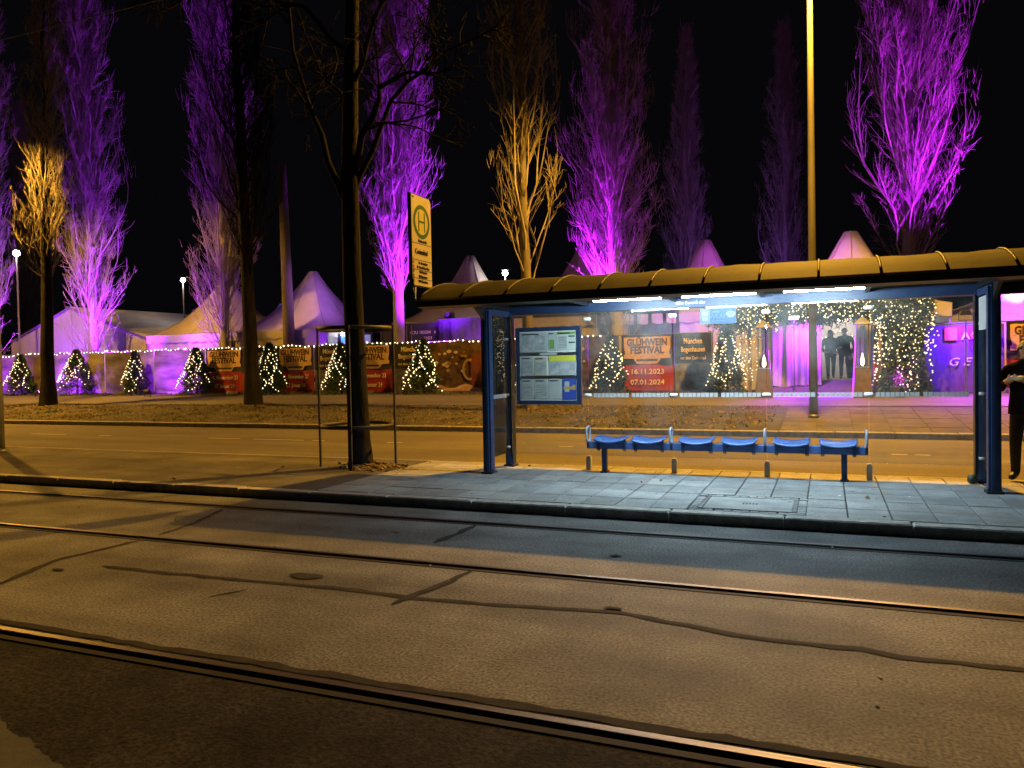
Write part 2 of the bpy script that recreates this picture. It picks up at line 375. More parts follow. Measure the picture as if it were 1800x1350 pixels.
preskin('p_c', *body_joints(1.76, {'L': ((-.21, .0, 1.41), (-.31, .03, 1.14), (-.17, -.24, 1.24), (-.09, -.29, 1.29)), 'R': ((.21, .0, 1.41), (.30, .03, 1.14), (.17, -.23, 1.2), (.09, -.28, 1.25))}, LEG2, .02))
M_COAT = mat('dark_coat', (.012, .012, .014), (.024, .023, .026), 7, .9, bump=.4, bscale=18, spec=.15)
M_COAT2 = mat('black_jacket', (.006, .006, .008), (.012, .012, .015), 7, .95, bump=.4, bscale=16, spec=.08)
M_TROUS = mat('dark_trousers', (.010, .010, .012), (.018, .018, .021), 9, .85)
M_SKINM = mat('skin', (.42, .26, .19), (.50, .32, .24), 8, .55)
M_SHOE = mat('shoe_black', (.008, .008, .008), (.03, .03, .03), 9, .5)
M_HAIR = mat('dark_hair', (.010, .007, .005), (.03, .02, .014), 20, .6)
M_GHAIR = mat('grey_knit', (.20, .19, .18), (.32, .31, .30), 30, .85, bump=.5, bscale=60)
M_EYE = mat('eye_dark', (.01, .008, .007), rough=.2)
M_BREAD = mat('bread_roll', (.45, .30, .13), (.62, .46, .24), 9, .7)
def person(key, name, label, loc, rz, coat, hair, hairkind, hold=None):
    me, J, E = SKIN[key]
    root = thing(name, label, 'person', loc); root.rotation_euler = (0, 0, rz)
    me.materials.clear()
    for m in (coat, M_TROUS, M_SKINM, M_SHOE): me.materials.append(m)
    def cls(a, b):
        q = a+b
        if 'to' in (a[:2], b[:2]): return 3
        if any(x[0] == 'f' or x[:2] in ('ha', 'th') for x in (a, b)) : return 2
        if any(x in ('jaw', 'skull', 'crown') for x in (a, b)): return 2
        if any(x[:3] == 'hip' or x[:2] in ('kn', 'an') for x in (a, b)) and 'pelvis' not in (a, b): return 1
        return 0
    segs = [(Vector(J[a][:3]), Vector(J[b][:3]), cls(a, b)) for a, b in E]
    mi = []
    for p in me.polygons:
        c = p.center; best = (9, 0)
        for a, b, k in segs:
            ab = b-a; t = max(0, min(1, (c-a).dot(ab)/max(ab.length_squared, 1e-9))); d = (c-(a+ab*t)).length
            if d < best[0]: best = (d, k)
        mi.append(best[1])
    me.polygons.foreach_set('material_index', mi)
    body = link('body', me, root)
    sk = Vector(J['skull'][:3]); h = sk.z/1.67
    def loc_part(mb, nm, m, par=root): 
        mb.v = [tuple(Vector(v)+origin(root)) for v in mb.v]; return mb.build(nm, m, par, True)
    mb = MB()                                            # hair or cap follows the skull
    for i in range(7):
        a0 = math.pi*.5*i/6
        r = .108*math.cos(a0)+.002; z = .10*math.sin(a0)+.005
        for j in range(14):
            q = 2*math.pi*j/14; front = max(0, -math.sin(q))
            mb.v.append((sk.x+h*r*.86*math.cos(q), sk.y+.012+h*r*1.05*math.sin(q), sk.z+h*(z-.01+(.035*front if i == 0 else 0))-(h*(.16 if hairkind == 'long' else .05)*(1-front) if i == 0 else 0)))
    mb.f = [(i*14+j, i*14+(j+1) % 14, (i+1)*14+(j+1) % 14, (i+1)*14+j) for i in range(6) for j in range(14)]; mb.mi = [0]*len(mb.f)
    loc_part(mb, 'knit_cap' if hairkind == 'cap' else 'hair', hair)
    nose = MB(); nx, ny, nz = sk.x, sk.y-.098*h, sk.z-.03*h
    nose.add([(nx, ny+.01, nz+.025), (nx-.014, ny+.012, nz-.018), (nx+.014, ny+.012, nz-.018), (nx, ny-.018, nz-.014)], [(0, 1, 3), (0, 3, 2), (1, 2, 3)])
    loc_part(nose, 'nose', M_SKINM)
    for sx in (-1, 1):
        loc_part(MB().ball((sk.x+sx*.03*h, sk.y-.088*h, sk.z-.005*h), .010, 6, 4), 'eye', M_EYE)
        loc_part(MB().ball((sk.x+sx*.082*h, sk.y+.005, sk.z-.025*h), .022, 6, 4, 1.5), 'ear', M_SKINM)
    lip = MB().box(sk.x-.022, sk.x+.022, sk.y-.102*h, sk.y-.09*h, sk.z-.075*h, sk.z-.066*h); loc_part(lip, 'mouth', mat('lips', (.25, .1, .08), rough=.5))
    ch, pe = Vector(J['chest'][:3]), Vector(J['pelvis'][:3])   # coat skirt and collar
    mb = MB(); prof = [(.205, .13, .84), (.195, .135, .98), (.178, .127, 1.12), (.19, .135, 1.28), (.185, .13, 1.36)]
    mb.v = [(h*a*math.cos(q), -.01+h*b*math.sin(q)+(ch.y*(z-.95)/.4 if z > .95 else 0), h*z) for a, b, z in prof for q in [2*math.pi*j/16 for j in range(16)]]
    mb.f = [(i*16+j, i*16+(j+1) % 16, (i+1)*16+(j+1) % 16, (i+1)*16+j) for i in range(len(prof)-1) for j in range(16)]; mb.mi = [0]*len(mb.f)
    loc_part(mb, 'coat', coat)
    mb = MB(); nk = Vector(J['neck'][:3]); mb.lathe([(.085*h, -.05), (.088*h, -.01), (.075*h, .02), (.068*h, .015)], 12, tuple(nk)); loc_part(mb, 'collar', coat)
    return root

# ------------------------------------------------------------------ the setting
def tz(y):
    if y < 17.95: return 0.
    return min(.62, .135+(y-17.95)*.0585)
def sheet(name, x0, x1, y0, y1, z, m, parent=None):
    return MB().add([(x0, y0, z), (x1, y0, z), (x1, y1, z), (x0, y1, z)], [(0, 1, 2, 3)]).build(name, m, parent)
def grid(name, x0, x1, nx, y0, y1, ny, zf, m):
    X, Yy = np.meshgrid(np.linspace(x0, x1, nx+1), np.linspace(y0, y1, ny+1)); Z = np.vectorize(zf)(X, Yy)
    V = np.stack([X, Yy, Z], -1); i = np.arange(ny)[:, None]*(nx+1)+np.arange(nx)[None, :]
    Q = np.stack([i, i+1, i+nx+2, i+nx+1], -1).reshape(-1, 4)
    return link(name, np_mesh(name, V, Q, m, True))
def st(o): o['kind'] = 'structure'; return o
st(sheet('ground', -600, 500, -300, 900, -.12, M_DIRT))
rm = MB()
for a, b in ((3.465, 5.71), (5.89, 7.385), (7.555, 8.12)):
    rm.add([(-75, a, 0), (45, a, 0), (45, b, 0), (-75, b, 0)], [(0, 1, 2, 3)])
road = st(rm.build('tram_road', M_ASPH))
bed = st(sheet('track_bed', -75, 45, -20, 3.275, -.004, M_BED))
street = st(sheet('street', -90, 45, 11.5, 17.82, 0, M_STREET))

def ribbon(name, pts, w, z, m, parent, seed=0):
    rg = random.Random(seed); P = [Vector((x, y, z)) for x, y in pts]; Q = []
    for a, b in zip(P[:-1], P[1:]):
        n = max(2, int((b-a).length/.12)); Q += [a.lerp(b, i/n) for i in range(n)]
    Q.append(P[-1]); mb = MB(); vs = []
    for i, p in enumerate(Q):
        t = Q[min(i+1, len(Q)-1)]-Q[max(i-1, 0)]; t.normalize(); n = Vector((-t.y, t.x, 0))
        ww = w*(.75+.5*rg.random())*(.35 if i in (0, len(Q)-1) else 1)/2; o = n*(rg.random()-.5)*w*.35
        vs += [p+o+n*ww, p+o-n*ww]
    mb.add(vs, [(2*i, 2*i+1, 2*i+3, 2*i+2) for i in range(len(Q)-1)])
    return mb.build(name, m, parent)
ribbon('crack_seal', [(-5.9, 4.83), (-5.12, 4.84), (-4.25, 4.88), (-3.47, 4.93), (-2.78, 4.89), (-2.15, 4.95), (-1.62, 5.02), (-1.35, 5.07), (-.98, 4.98), (-.41, 4.85), (-.11, 4.86), (.17, 4.87), (.37, 4.81), (.65, 4.82), (1.6, 4.86)], .065, .004, M_TAR, road, 1)
ribbon('crack_seal', [(-2.73, 5.7), (-2.76, 5.35), (-2.81, 5.1), (-2.9, 4.72)], .07, .0065, M_TAR, road, 2)
ribbon('crack_seal', [(-3.46, 7.37), (-3.46, 6.95), (-3.5, 6.5)], .09, .004, M_TAR, road, 3)
ribbon('crack_seal', [(-4.15, 4.66), (-4.3, 4.42)], .035, .004, M_TAR, road, 4)
ribbon('crack_seal', [(-6.85, 7.3), (-6.55, 6.6), (-6.42, 5.95)], .06, .004, M_TAR, road, 5)
ribbon('crack_seal', [(-6.42, 5.7), (-6.5, 4.85), (-6.2, 4.1)], .07, .004, M_TAR, road, 6)
ribbon('crack_seal', [(-75, 3.5), (-30, 3.51), (-8, 3.5), (45, 3.5)], .07, .0055, M_TAR, road, 7)
MB().add([(-3.95+.16*math.cos(a), 5.13+.075*math.sin(a)*(1+.2*math.sin(3*a)), .0075) for a in [2*math.pi*i/16 for i in range(16)]], [tuple(range(16))]).build('tar_patch', M_TAR, road)
rg = random.Random(8)
for i in range(11):
    x, y, a = rg.uniform(-9, 2.5), rg.choice([rg.uniform(3.6, 5.6), rg.uniform(6, 7.3)]), rg.uniform(.015, .06)
    MB().add([(x+a*rg.uniform(.6, 1.6)*math.cos(q), y+a*.6*math.sin(q)*rg.uniform(.7, 1.2), .0085) for q in [2*math.pi*k/9 for k in range(9)]], [tuple(range(9))]).build('tar_patch', M_TAR, road)
# pale concrete showing in the darkened track bed at the near left
pp = MB(); rg = random.Random(3)
ring = [(-3.9, 2.56), (-3.58, 2.42), (-3.4, 2.40), (-3.28, 2.33), (-3.1, 2.30), (-2.95, 2.25), (-2.8, 2.1), (-3.0, 1.8), (-4.2, 1.9), (-4.4, 2.5)]
ring2 = []
for a, b in zip(ring, ring[1:]+ring[:1]):
    for k in range(5): t = k/5; ring2.append((a[0]+(b[0]-a[0])*t+rg.uniform(-.012, .012), a[1]+(b[1]-a[1])*t+rg.uniform(-.012, .012), .002))
pp.add(ring2, [tuple(range(len(ring2)))]).build('concrete_patch', M_CONC, bed)

# rails: head, groove and lip, set flush in the road
def rail(yc, label):
    prof = [(-.09, -.02), (-.09, .004), (-.045, .006), (-.035, .002), (-.03, -.05), (.0, -.05), (.006, .004), (.014, .011), (.062, .011), (.07, .004), (.09, .002), (.09, -.02)]
    mid = [0, 0, 1, 2, 2, 2, 1, 0, 0, 1, 1]
    root = thing('tram_rail', label, 'rail', (-15, yc, 0), 'grooved tram rails in the road')
    for nm, sel, m in (('rail_head', (6, 7, 8), M_RAIL), ('guard_lip', (1, 2), mat('rail_lip', (.014, .0125, .012), (.03, .027, .025), 5, .8, world=True, spec=.15)), ('groove', (3, 4, 5), M_GROOVE), ('tar_joint', (0, 9, 10), M_TAR)):
        mb = MB()
        for i in sel:
            (y0, z0), (y1, z1) = prof[i], prof[i+1]
            mb.add([(-75, yc+y0, z0), (45, yc+y0, z0), (45, yc+y1, z1), (-75, yc+y1, z1)], [(0, 1, 2, 3)])
        fix_normals(mb.build(nm, m, root))
rail(3.37, 'worn steel tram rail in the foreground beside the shade-darkened strip of dirt')
rail(5.80, 'steel tram rail in mid road, second from the platform kerb')
rail(7.47, 'steel tram rail running closest to the platform kerb')

# platform with kerb stones and slabs
plat = st(MB().box(-75, 45, 8.3, 11.44, -.11, .088).build('platform', M_JOINT))
ks = 1.155
def chamf_stone(L, d, h, b=.015):
    mb = MB().bbox(0, L, 0, d, 0, h, b); return mb
def instance(mb_fn, mats, name):
    ms = []
    for m in mats: o = mb_fn().build(name, m); ms.append(o.data); bpy.data.objects.remove(o)
    return ms
kst = instance(lambda: chamf_stone(ks-.012, .19, .215), [M_KERB, mat('granite_kerb_b', (.26, .25, .225), (.46, .44, .41), 8, .75, bump=.3, bscale=60, world=True, speck=(130, .3))], 'kerb_stone')
rg = random.Random(5)
for k in range(-15, 10):
    o = link('kerb_stone', rg.choice(kst), plat); o.location = (-6.17+k*ks, 8.12, -.105+rg.uniform(-.003, .004)); o.rotation_euler = (0, 0, rg.uniform(-.002, .002))
bst = instance(lambda: chamf_stone(ks-.012, .11, .19), [M_KERB], 'kerb_stone')
for k in range(-15, 10):
    o = link('kerb_stone', bst[0], plat); o.location = (-6.17+k*ks, 11.445, -.09+rg.uniform(-.004, .004))
MB().box(-75, -6.22, 8.32, 11.44, .08, .106).build('asphalt_surface', M_PAVASPH, plat)
sl = instance(lambda: MB().bbox(0, .387, 0, .5, 0, .06, .005), M_SLAB, 'paving_slab')
for i in range(26):
    for j in range(6):
        x, y = -6.2+.4*i, 8.325+.515*j
        if -1.5 < x < -.25 and j < 2: continue
        o = link('paving_slab', rg.choice(sl), plat); o.location = (x, y, .05+rg.uniform(-.003, .003)); o.rotation_euler = (rg.uniform(-.004, .004), rg.uniform(-.004, .004), rg.uniform(-.004, .004))
for i in range(60):
    x, y, a = rg.uniform(-6, 3.8), rg.uniform(8.4, 11.3), rg.uniform(.008, .02)
    if not (-1.5 < x < -.1 and y < 9.4): MB().add([(x+a*math.cos(q)*rg.uniform(.8, 1.2), y+a*math.sin(q), .1145) for q in [2*math.pi*k/8 for k in range(8)]], [tuple(range(8))]).build('gum_spot', M_TAR if rg.random() < .7 else M_WHITEP, plat)
# manhole with a ring of small setts
man = thing('manhole_cover', 'rectangular concrete manhole cover ringed with small setts in the platform paving', 'manhole', (-.8, 8.83, .09))
MB().bbox(-1.26, -.34, 8.47, 9.2, .06, .112, .008).build('cover_plate', M_SLAB[1], man)
MB().box(-1.3, -.3, 8.445, 8.468, .06, .114).box(-1.3, -.3, 9.202, 9.225, .06, .114).box(-1.3, -1.262, 8.47, 9.2, .06, .114).box(-.338, -.3, 8.47, 9.2, .06, .114).build('steel_rim', M_GALV, man)
for i in range(5): MB().box(-.87+.035*i, -.85+.035*i, 8.79, 8.87, .1125, .1135).build('lift_slot', M_BLACKR, man)
setm = instance(lambda: MB().bbox(0, .09, 0, .085, 0, .05, .008), M_SLAB[:2], 'sett')
for i in range(13):
    for y in (8.335, 9.245):
        o = link('sett', rg.choice(setm), man); o.location = (-1.4+.092*i+.8+rg.uniform(-.006, .006), y-8.83+rg.uniform(-.006, .006), -.03+rg.uniform(-.004, .004)); o.rotation_euler = (0, 0, rg.uniform(-.08, .08))
for j in range(8):
    for x in (-1.4, -.292):
        o = link('sett', rg.choice(setm), man); o.location = (x+.8, 8.445-8.83+.095*j, -.03+rg.uniform(-.004, .004)); o.rotation_euler = (0, 0, rg.uniform(-.08, .08))

# street markings, far kerb, verge, path
for a, b in ((-20.9, -19.5), (-18.2, -17.75), (-14.4, -13.4), (-13.0, -11.5), (-11.25, -10.9), (-9.2, -8.8), (-5.1, -4.8), (-1.9, -1.7), (1.05, 1.3), (1.42, 1.66), (4.2, 4.6)):
    MB().add([(a, 14.93, .004), (b, 14.93, .004), (b, 15.0, .004), (a, 15.0, .004)], [(0, 1, 2, 3)]).build('lane_dash', M_PAINT, street)
TREES_V = [(-28.95, 21.5), (-19.05, 22.0), (-8.05, 21.0)]
import mathutils
def vz(x, y):
    z = tz(y)+.03*mathutils.noise.noise(Vector((x*.9, y*.9, 0)))+.015*mathutils.noise.noise(Vector((x*3, y*3, 4)))
    for a, b in TREES_V: z += .11*math.exp(-((x-a)**2+(y-b)**2)/1.1)
    e = min(1, max(0, (y-17.97)/.3), max(0, (22.7-y)/.3)); return tz(y)*(1-e)+z*e
verge = st(grid('verge', -75, -1.0, 300, 17.955, 22.7, 26, vz, M_VERGE))
paved = st(grid('entrance_paving', -1.0, 30, 10, 17.955, 22.7, 6, lambda x, y: tz(y)-.012, M_JOINT))
fst = instance(lambda: chamf_stone(ks-.012, .16, .25), [M_KERB], 'kerb_stone')
for k in range(-42, 10):
    o = link('kerb_stone', fst[0], verge if k < 4 else paved); o.location = (-5.6+k*ks, 17.8, -.115+rg.uniform(-.004, .004))
psl = instance(lambda: MB().add([(0, 0, 0), (.735, 0, 0), (.735, .735, .043), (0, .735, .043), (0, 0, -.05), (.735, 0, -.05), (.735, .735, -.007), (0, .735, -.007)], [(0, 1, 2, 3), (4, 5, 1, 0), (5, 6, 2, 1), (6, 7, 3, 2), (7, 4, 0, 3)]), [mat('path_slab_%d' % i, (.085*k, .078*k, .07*k), (.13*k, .12*k, .11*k), 3, .9, world=True, speck=(60, .2), spec=.2) for i, k in enumerate((.9, 1.05))], 'paving_slab')
for i in range(14):
    for j in range(6):
        y = 17.97+.75*j; o = link('paving_slab', rg.choice(psl), paved); o.location = (-.95+.75*i, y, tz(y)+rg.uniform(-.002, .003))
path = st(grid('footpath', -90, 45, 20, 22.7, 26.0, 6, lambda x, y: tz(y)+.004, M_PATH))
fest = st(grid('festival_ground', -120, 60, 10, 26.0, 110, 6, lambda x, y: .62, M_DIRT))

def scatter_blades(name, n, xr, yr, hz, label, m, seed, zf, wd=.008, dens=None):
    g = np.random.default_rng(seed); x = g.uniform(*xr, n); y = g.uniform(*yr, n)
    if dens is not None:
        k = g.random(n) < dens(x, y); x, y = x[k], y[k]; n = len(x)
    z = np.array([zf(a, b) for a, b in zip(x, y)]); h = g.uniform(*hz, n); a = g.uniform(0, 6.28, n); l = g.normal(0, .6, (n, 2))*h[:, None]
    b0 = np.stack([x-np.cos(a)*wd, y-np.sin(a)*wd, z-.01], -1); b1 = np.stack([x+np.cos(a)*wd, y+np.sin(a)*wd, z-.01], -1)
    t = np.stack([x+l[:, 0], y+l[:, 1], z+h], -1)
    o = link(name, np_mesh(name, np.stack([b0, b1, t], 1), np.arange(3*n).reshape(-1, 3), m))
    return tag(o, label, 'grass', kind='stuff')
def clump(x, y): return np.clip(.25+.9*np.sin(x*1.3+np.sin(y*2.1)*1.5)*np.sin(y*1.9+x*.4)+.35*np.sin(x*5.1), .05, 1)
scatter_blades('verge_grass', 46000, (-50, -1.2), (18.0, 22.6), (.02, .085), 'short dry grass on the verge across the street', M_GRASS, 1, vz, .012, clump)
scatter_blades('fence_weeds', 12000, (-48, 3), (25.9, 26.9), (.03, .14), 'weeds along the foot of the banner fence', M_GRASS, 2, lambda x, y: .62, .012, clump)
def scatter_leaves(name, pts, label, seed, zf, s=(.03, .06)):
    g = np.random.default_rng(seed); n = len(pts); x, y = pts[:, 0], pts[:, 1]; z = np.array([zf(a, b) for a, b in zip(x, y)])+.012
    a = g.uniform(0, 6.28, n); L = g.uniform(*s, n); t = g.normal(0, .35, (n, 2))
    u = np.stack([np.cos(a), np.sin(a), t[:, 0]], -1)*L[:, None]; v = np.stack([-np.sin(a), np.cos(a), t[:, 1]], -1)*L[:, None]*.6
    c = np.stack([x, y, z], -1)
    o = link(name, np_mesh(name, np.stack([c-u, c+v, c+u, c-v], 1), np.arange(4*n).reshape(-1, 4), M_LEAF))
    return tag(o, label, 'leaves', kind='stuff')
g = np.random.default_rng(9)
lp = np.concatenate([np.stack([g.uniform(-45, -1.2, 3200), g.uniform(18.0, 22.5, 3200)], -1)]+[g.normal((a, b), (1.3, .6), (260, 2)) for a, b in TREES_V])
lp = lp[(lp[:, 1] > 18) & (lp[:, 1] < 22.6)]
scatter_leaves('verge_leaves', lp, 'fallen dry leaves scattered over the verge', 3, vz)
lp = np.concatenate([g.normal((-6.75, 10.45), (.30, .22), (420, 2)), np.stack([g.uniform(-12, 3.5, 40), g.uniform(8.4, 11.3, 40)], -1)])
scatter_leaves('platform_leaves', lp, 'dead leaves and litter round the caged platform tree', 4, lambda x, y: .11+(.05*math.exp(-((x+6.8)**2+(y-10.45)**2)/.12)), (.02, .05))
lp = np.stack([g.uniform(-9, 3, 55), g.uniform(3.6, 8.0, 55)], -1)
scatter_leaves('road_litter', lp, 'small scraps of litter and leaf on the tram road', 6, lambda x, y: 0., (.008, .02))

# ------------------------------------------------------------------ tram shelter
Z0 = .112
sh = thing('tram_shelter', 'blue steel and glass tram stop shelter with a ribbed curved roof', 'shelter', (-1.4, 10.7, Z0))
XL, XR, YF, YB = -4.6, 1.79, 10.3, 11.15
def post(x, y):
    mb = MB().box(x-.035, x+.035, y-.085, y+.085, Z0, 2.52).box(x-.065, x-.0352, y-.06, y+.06, Z0, 2.5).box(x+.0352, x+.065, y-.06, y+.06, Z0, 2.5)
    o = mb.build('post', M_BLUE, sh)
    MB().box(x-.012, x+.012, y-.0885, y-.0852, Z0+.04, 2.5).build('groove_strip', M_BLUED, o)
    MB().bbox(x-.085, x+.085, y-.105, y+.105, Z0-.002, Z0+.03, .006).build('base_plate', M_DARK, o)
    for sx in (-1, 1): MB().lathe([(.014, 0), (.014, .016), (.001, .018)], 6, (x+sx*.075, y, Z0+.03)).build('bolt', M_STEEL, o)
for x in (XL, XR):
    for y in (YF, YB): post(x, y)
MB().bbox(XL, XR, YB-.045, YB+.045, 2.47, 2.61, .01).build('rear_beam', M_BLUED, sh)
for x in (XL, XR):
    MB().bbox(x-.04, x+.04, YF+.0852, YB-.0852, 2.44, 2.53, .008).build('side_beam', M_BLUE, sh)
    MB().prism([(x-.03, 9.55, 2.545), (x-.03, 11.55, 2.545), (x-.03, 11.55, 2.62), (x-.03, 9.55, 2.62)], (.06, 0, 0)).build('roof_arm', M_DARK, sh)
    MB().prism([(x-.02, YF-.09, 2.35), (x-.02, YF-.0851, 2.545), (x-.02, YF-.45, 2.544)], (.04, 0, 0)).build('bracket', M_DARK, sh)
for x in (-3.3, -2.0, -.8, .5):
    MB().box(x-.022, x+.022, 9.56, 11.5, 2.56, 2.62).build('roof_purlin', M_DARK, sh)
gx0, gx1 = -5.23, 2.51
MB().prism([(gx0, 9.36, 2.52), (gx0, 9.54, 2.50), (gx0, 9.54, 2.62), (gx0, 9.40, 2.635), (gx0, 9.36, 2.6)], (gx1-gx0, 0, 0)).build('front_gutter', M_DARK, sh)
MB().prism([(gx0, 11.66, 2.50), (gx0, 11.80, 2.50), (gx0, 11.80, 2.62), (gx0, 11.66, 2.62)], (gx1-gx0, 0, 0)).build('rear_gutter', M_DARK, sh)
def arc(n=12, lift=0):
    pts = []
    for i in range(n+1):
        t = i/n; y = 9.39+t*(11.76-9.39)
        pts.append((y, 2.625+(.385+lift)*math.sin(math.pi*(.03+.94*t))**.72-.385*math.sin(math.pi*.03)**.72+lift*.3))
    return pts
A = arc(); pw = (gx1-gx0)/12
rg = random.Random(21)
for k in range(12):
    x0, x1 = gx0+k*pw+.003, gx0+(k+1)*pw-.003; mb = MB(); nx = 4; vs = []; b = rg.uniform(-.012, .012)
    for i in range(nx+1):
        u = i/nx
        for j, (y, z) in enumerate(A): vs.append((x0+(x1-x0)*u, y, z+(b+.008*math.sin(6*u+k+j))*math.sin(math.pi*u)*math.sin(math.pi*j/12)))
    n1 = len(vs); vs += [(x, y, z-.006) for x, y, z in vs]; m = 13
    fs = [(i*m+j, (i+1)*m+j, (i+1)*m+j+1, i*m+j+1) for i in range(nx) for j in range(12)]
    fs += [tuple(q+n1 for q in f[::-1]) for f in fs]
    mb.add(vs, fs).build('roof_panel', M_ROOF, sh, True)
for k in range(13):
    x = gx0+k*pw
    MB().tube([(x, y, z+.004) for y, z in A], .017, 6).build('roof_rib', M_RIB, sh, True)
# fluorescent fittings under the roof
for xc in (-2.42, -1.25, -.02):
    o = MB().prism([(xc-.5, 9.86, 2.60), (xc-.5, 9.90, 2.545), (xc-.5, 10.02, 2.545), (xc-.5, 10.06, 2.60)], (1.0, 0, 0)).build('light_housing', M_WHITEP, sh)
    MB().tube([(xc-.45, 9.96, 2.53), (xc+.45, 9.96, 2.53)], .012, 10).build('light_tube', M_TUBE, o, True)
M_STRIP = mat('strip_print', (.34, .33, .33), (.42, .41, .41), 9, .6)
# glass
PX = [-4.53, -3.29, -2.02, -.755, .515, 1.72]
for i in range(5):
    a, b = PX[i]+.008, PX[i+1]-.008
    o = MB().box(a, b, YB-.045-.075, YB-.045-.065, .33, 2.46).build('glass_pane', M_GLASS, sh)
    mb = MB()
    for u0, u1 in ((.06, .49), (.52, .95)):
        xs, xe = a+(b-a)*u0, a+(b-a)*u1; n = 9
        if i == 0 and u0 < .9: continue
        for q in range(n): mb.box(xs+(xe-xs)*q/n+.004, xs+(xe-xs)*(q+1)/n-.004, YB-.1235, YB-.1205, 1.195, 1.255)
    if mb.v: mb.build('marking_strip', M_STRIP, o)['kind'] = 'stuff'
for x in PX[1:5]:
    for z in (1.225, 2.36):
        MB().tube([(x-.06, YB-.115, z), (x-.045, YB-.115, z), (x+.045, YB-.115, z), (x+.06, YB-.115, z)], [.012, .03, .03, .012], 10).build('glass_clamp', M_FOOT, sh, True)
    MB().prism([(x-.035, YB-.16, Z0), (x+.035, YB-.16, Z0), (x+.035, YB-.16, Z0+.17), (x+.022, YB-.16, Z0+.205), (x-.022, YB-.16, Z0+.205), (x-.035, YB-.16, Z0+.17)], (0, .08, 0)).build('glass_foot', M_FOOT, sh)
for x in (XL, XR):
    o = MB().box(x-.005, x+.005, YF+.1, YB-.1, .33, 2.42).build('glass_pane', M_GLASS, sh)
    mb = MB()
    for q in range(7): mb.box(x+.0055, x+.008, YF+.14+.08*q, YF+.212+.08*q, 1.195, 1.255)
    mb.build('marking_strip', M_STRIP, o)['kind'] = 'stuff'
    for y in (YF+.1, YB-.1):
        for z in (.42, 1.23, 2.1): MB().tube([(x-.03, y, z), (x+.03, y, z)], .02, 8).build('glass_clamp', M_FOOT, sh, True)
MB().box(XR-.03, XR-.012, YF+.12, YB-.12, 2.02, 2.42).build('side_sign', M_WHITEP, sh)
text('ber', M_WHITEP, sh, (-1.75, YB-.0475, 2.535), .06)
MB().box(-1.98, -1.93, YB-.049, YB-.0455, 2.515, 2.55).build('pictogram', M_WHITEP, sh)
tag(fix_normals(MB().lathe([(.02, 0), (.05, .01), (.06, .04), (.055, .09), (.03, .12), (.005, .125)], 12, (1.68, 11.0, Z0)).build('waste_bag', mat('bag_dark_green', (.01, .03, .02), (.02, .05, .03), 9, .35, bump=.6), None, True)), 'small dark green rubbish bag at the foot of the right rear shelter post', 'bag')

# bench
bn = thing('bench', 'blue six seat bench with steel loop armrests under the shelter', 'bench', (-1.4, 10.85, Z0))
MB().bbox(-3.25, .49, 10.80, 10.90, .455, .56, .01).build('beam', M_BENCH, bn)
for x in (-3.0, .21):
    MB().box(x-.035, x+.035, 10.815, 10.885, Z0, .455).box(x-.05, x+.05, 10.76, 10.94, Z0-.002, Z0+.015).build('leg', M_BLUE, bn)
for xc in (-2.88, -2.335, -1.665, -1.1, -.43, .14):
    mb = MB(); n, m = 10, 6; vs = []
    for t, dz in ((0, 0), (1, -.022)):
        for i in range(n+1):
            u = i/n*2-1
            for j in range(m+1):
                v = j/m*2-1
                ed = .02*(max(0, abs(v)-.6)/.4)**2
                vs.append((xc+.235*u*(1-.08*v*v), 10.80+.205*v*(1-.05*u*u), .598+.038*u*u-ed*(1 if v < 0 else -.8)+dz))
    k = (n+1)*(m+1)
    fs = [(i*(m+1)+j, (i+1)*(m+1)+j, (i+1)*(m+1)+j+1, i*(m+1)+j+1) for i in range(n) for j in range(m)]
    fs += [tuple(q+k for q in f[::-1]) for f in fs]
    rim = [i*(m+1) for i in range(n+1)]+[n*(m+1)+j for j in range(1, m+1)]+[i*(m+1)+m for i in range(n-1, -1, -1)]+[j for j in range(m-1, 0, -1)]
    fs += [(rim[i], rim[i]+k, rim[(i+1) % len(rim)]+k, rim[(i+1) % len(rim)]) for i in range(len(rim))]
    o = fix_normals(mb.add(vs, fs).build('seat', M_BENCH, bn, True))
    for sx in (-.19, .19):
        q = MB().box(xc+sx-.022, xc+sx+.022, 10.775, 10.797, .43, .60).build('seat_bracket', M_BLUE, o)
        MB().tube([(xc+sx, 10.774, .445), (xc+sx, 10.765, .445)], .012, 6).build('bolt', M_STEEL, o)
    MB().box(xc-.17, xc+.17, 10.78, 10.798, .53, .59).build('seat_web', M_BLUE, o)
for x in (-3.23, -2.02, -.765, .475):
    pts = []
    for i in range(20):
        a = 2*math.pi*i/20; c, s = math.cos(a), math.sin(a)
        pts.append((x, 10.80+.085*math.copysign(abs(c)**.55, c), .665+.105*math.copysign(abs(s)**.55, s)))
    MB().tube(pts, .017, 8, closed=True).build('armrest', M_LOOP, bn, True)
    MB().box(x-.018, x+.018, 10.785, 10.7985, .47, .565).build('armrest_bracket', M_BLUED, bn)

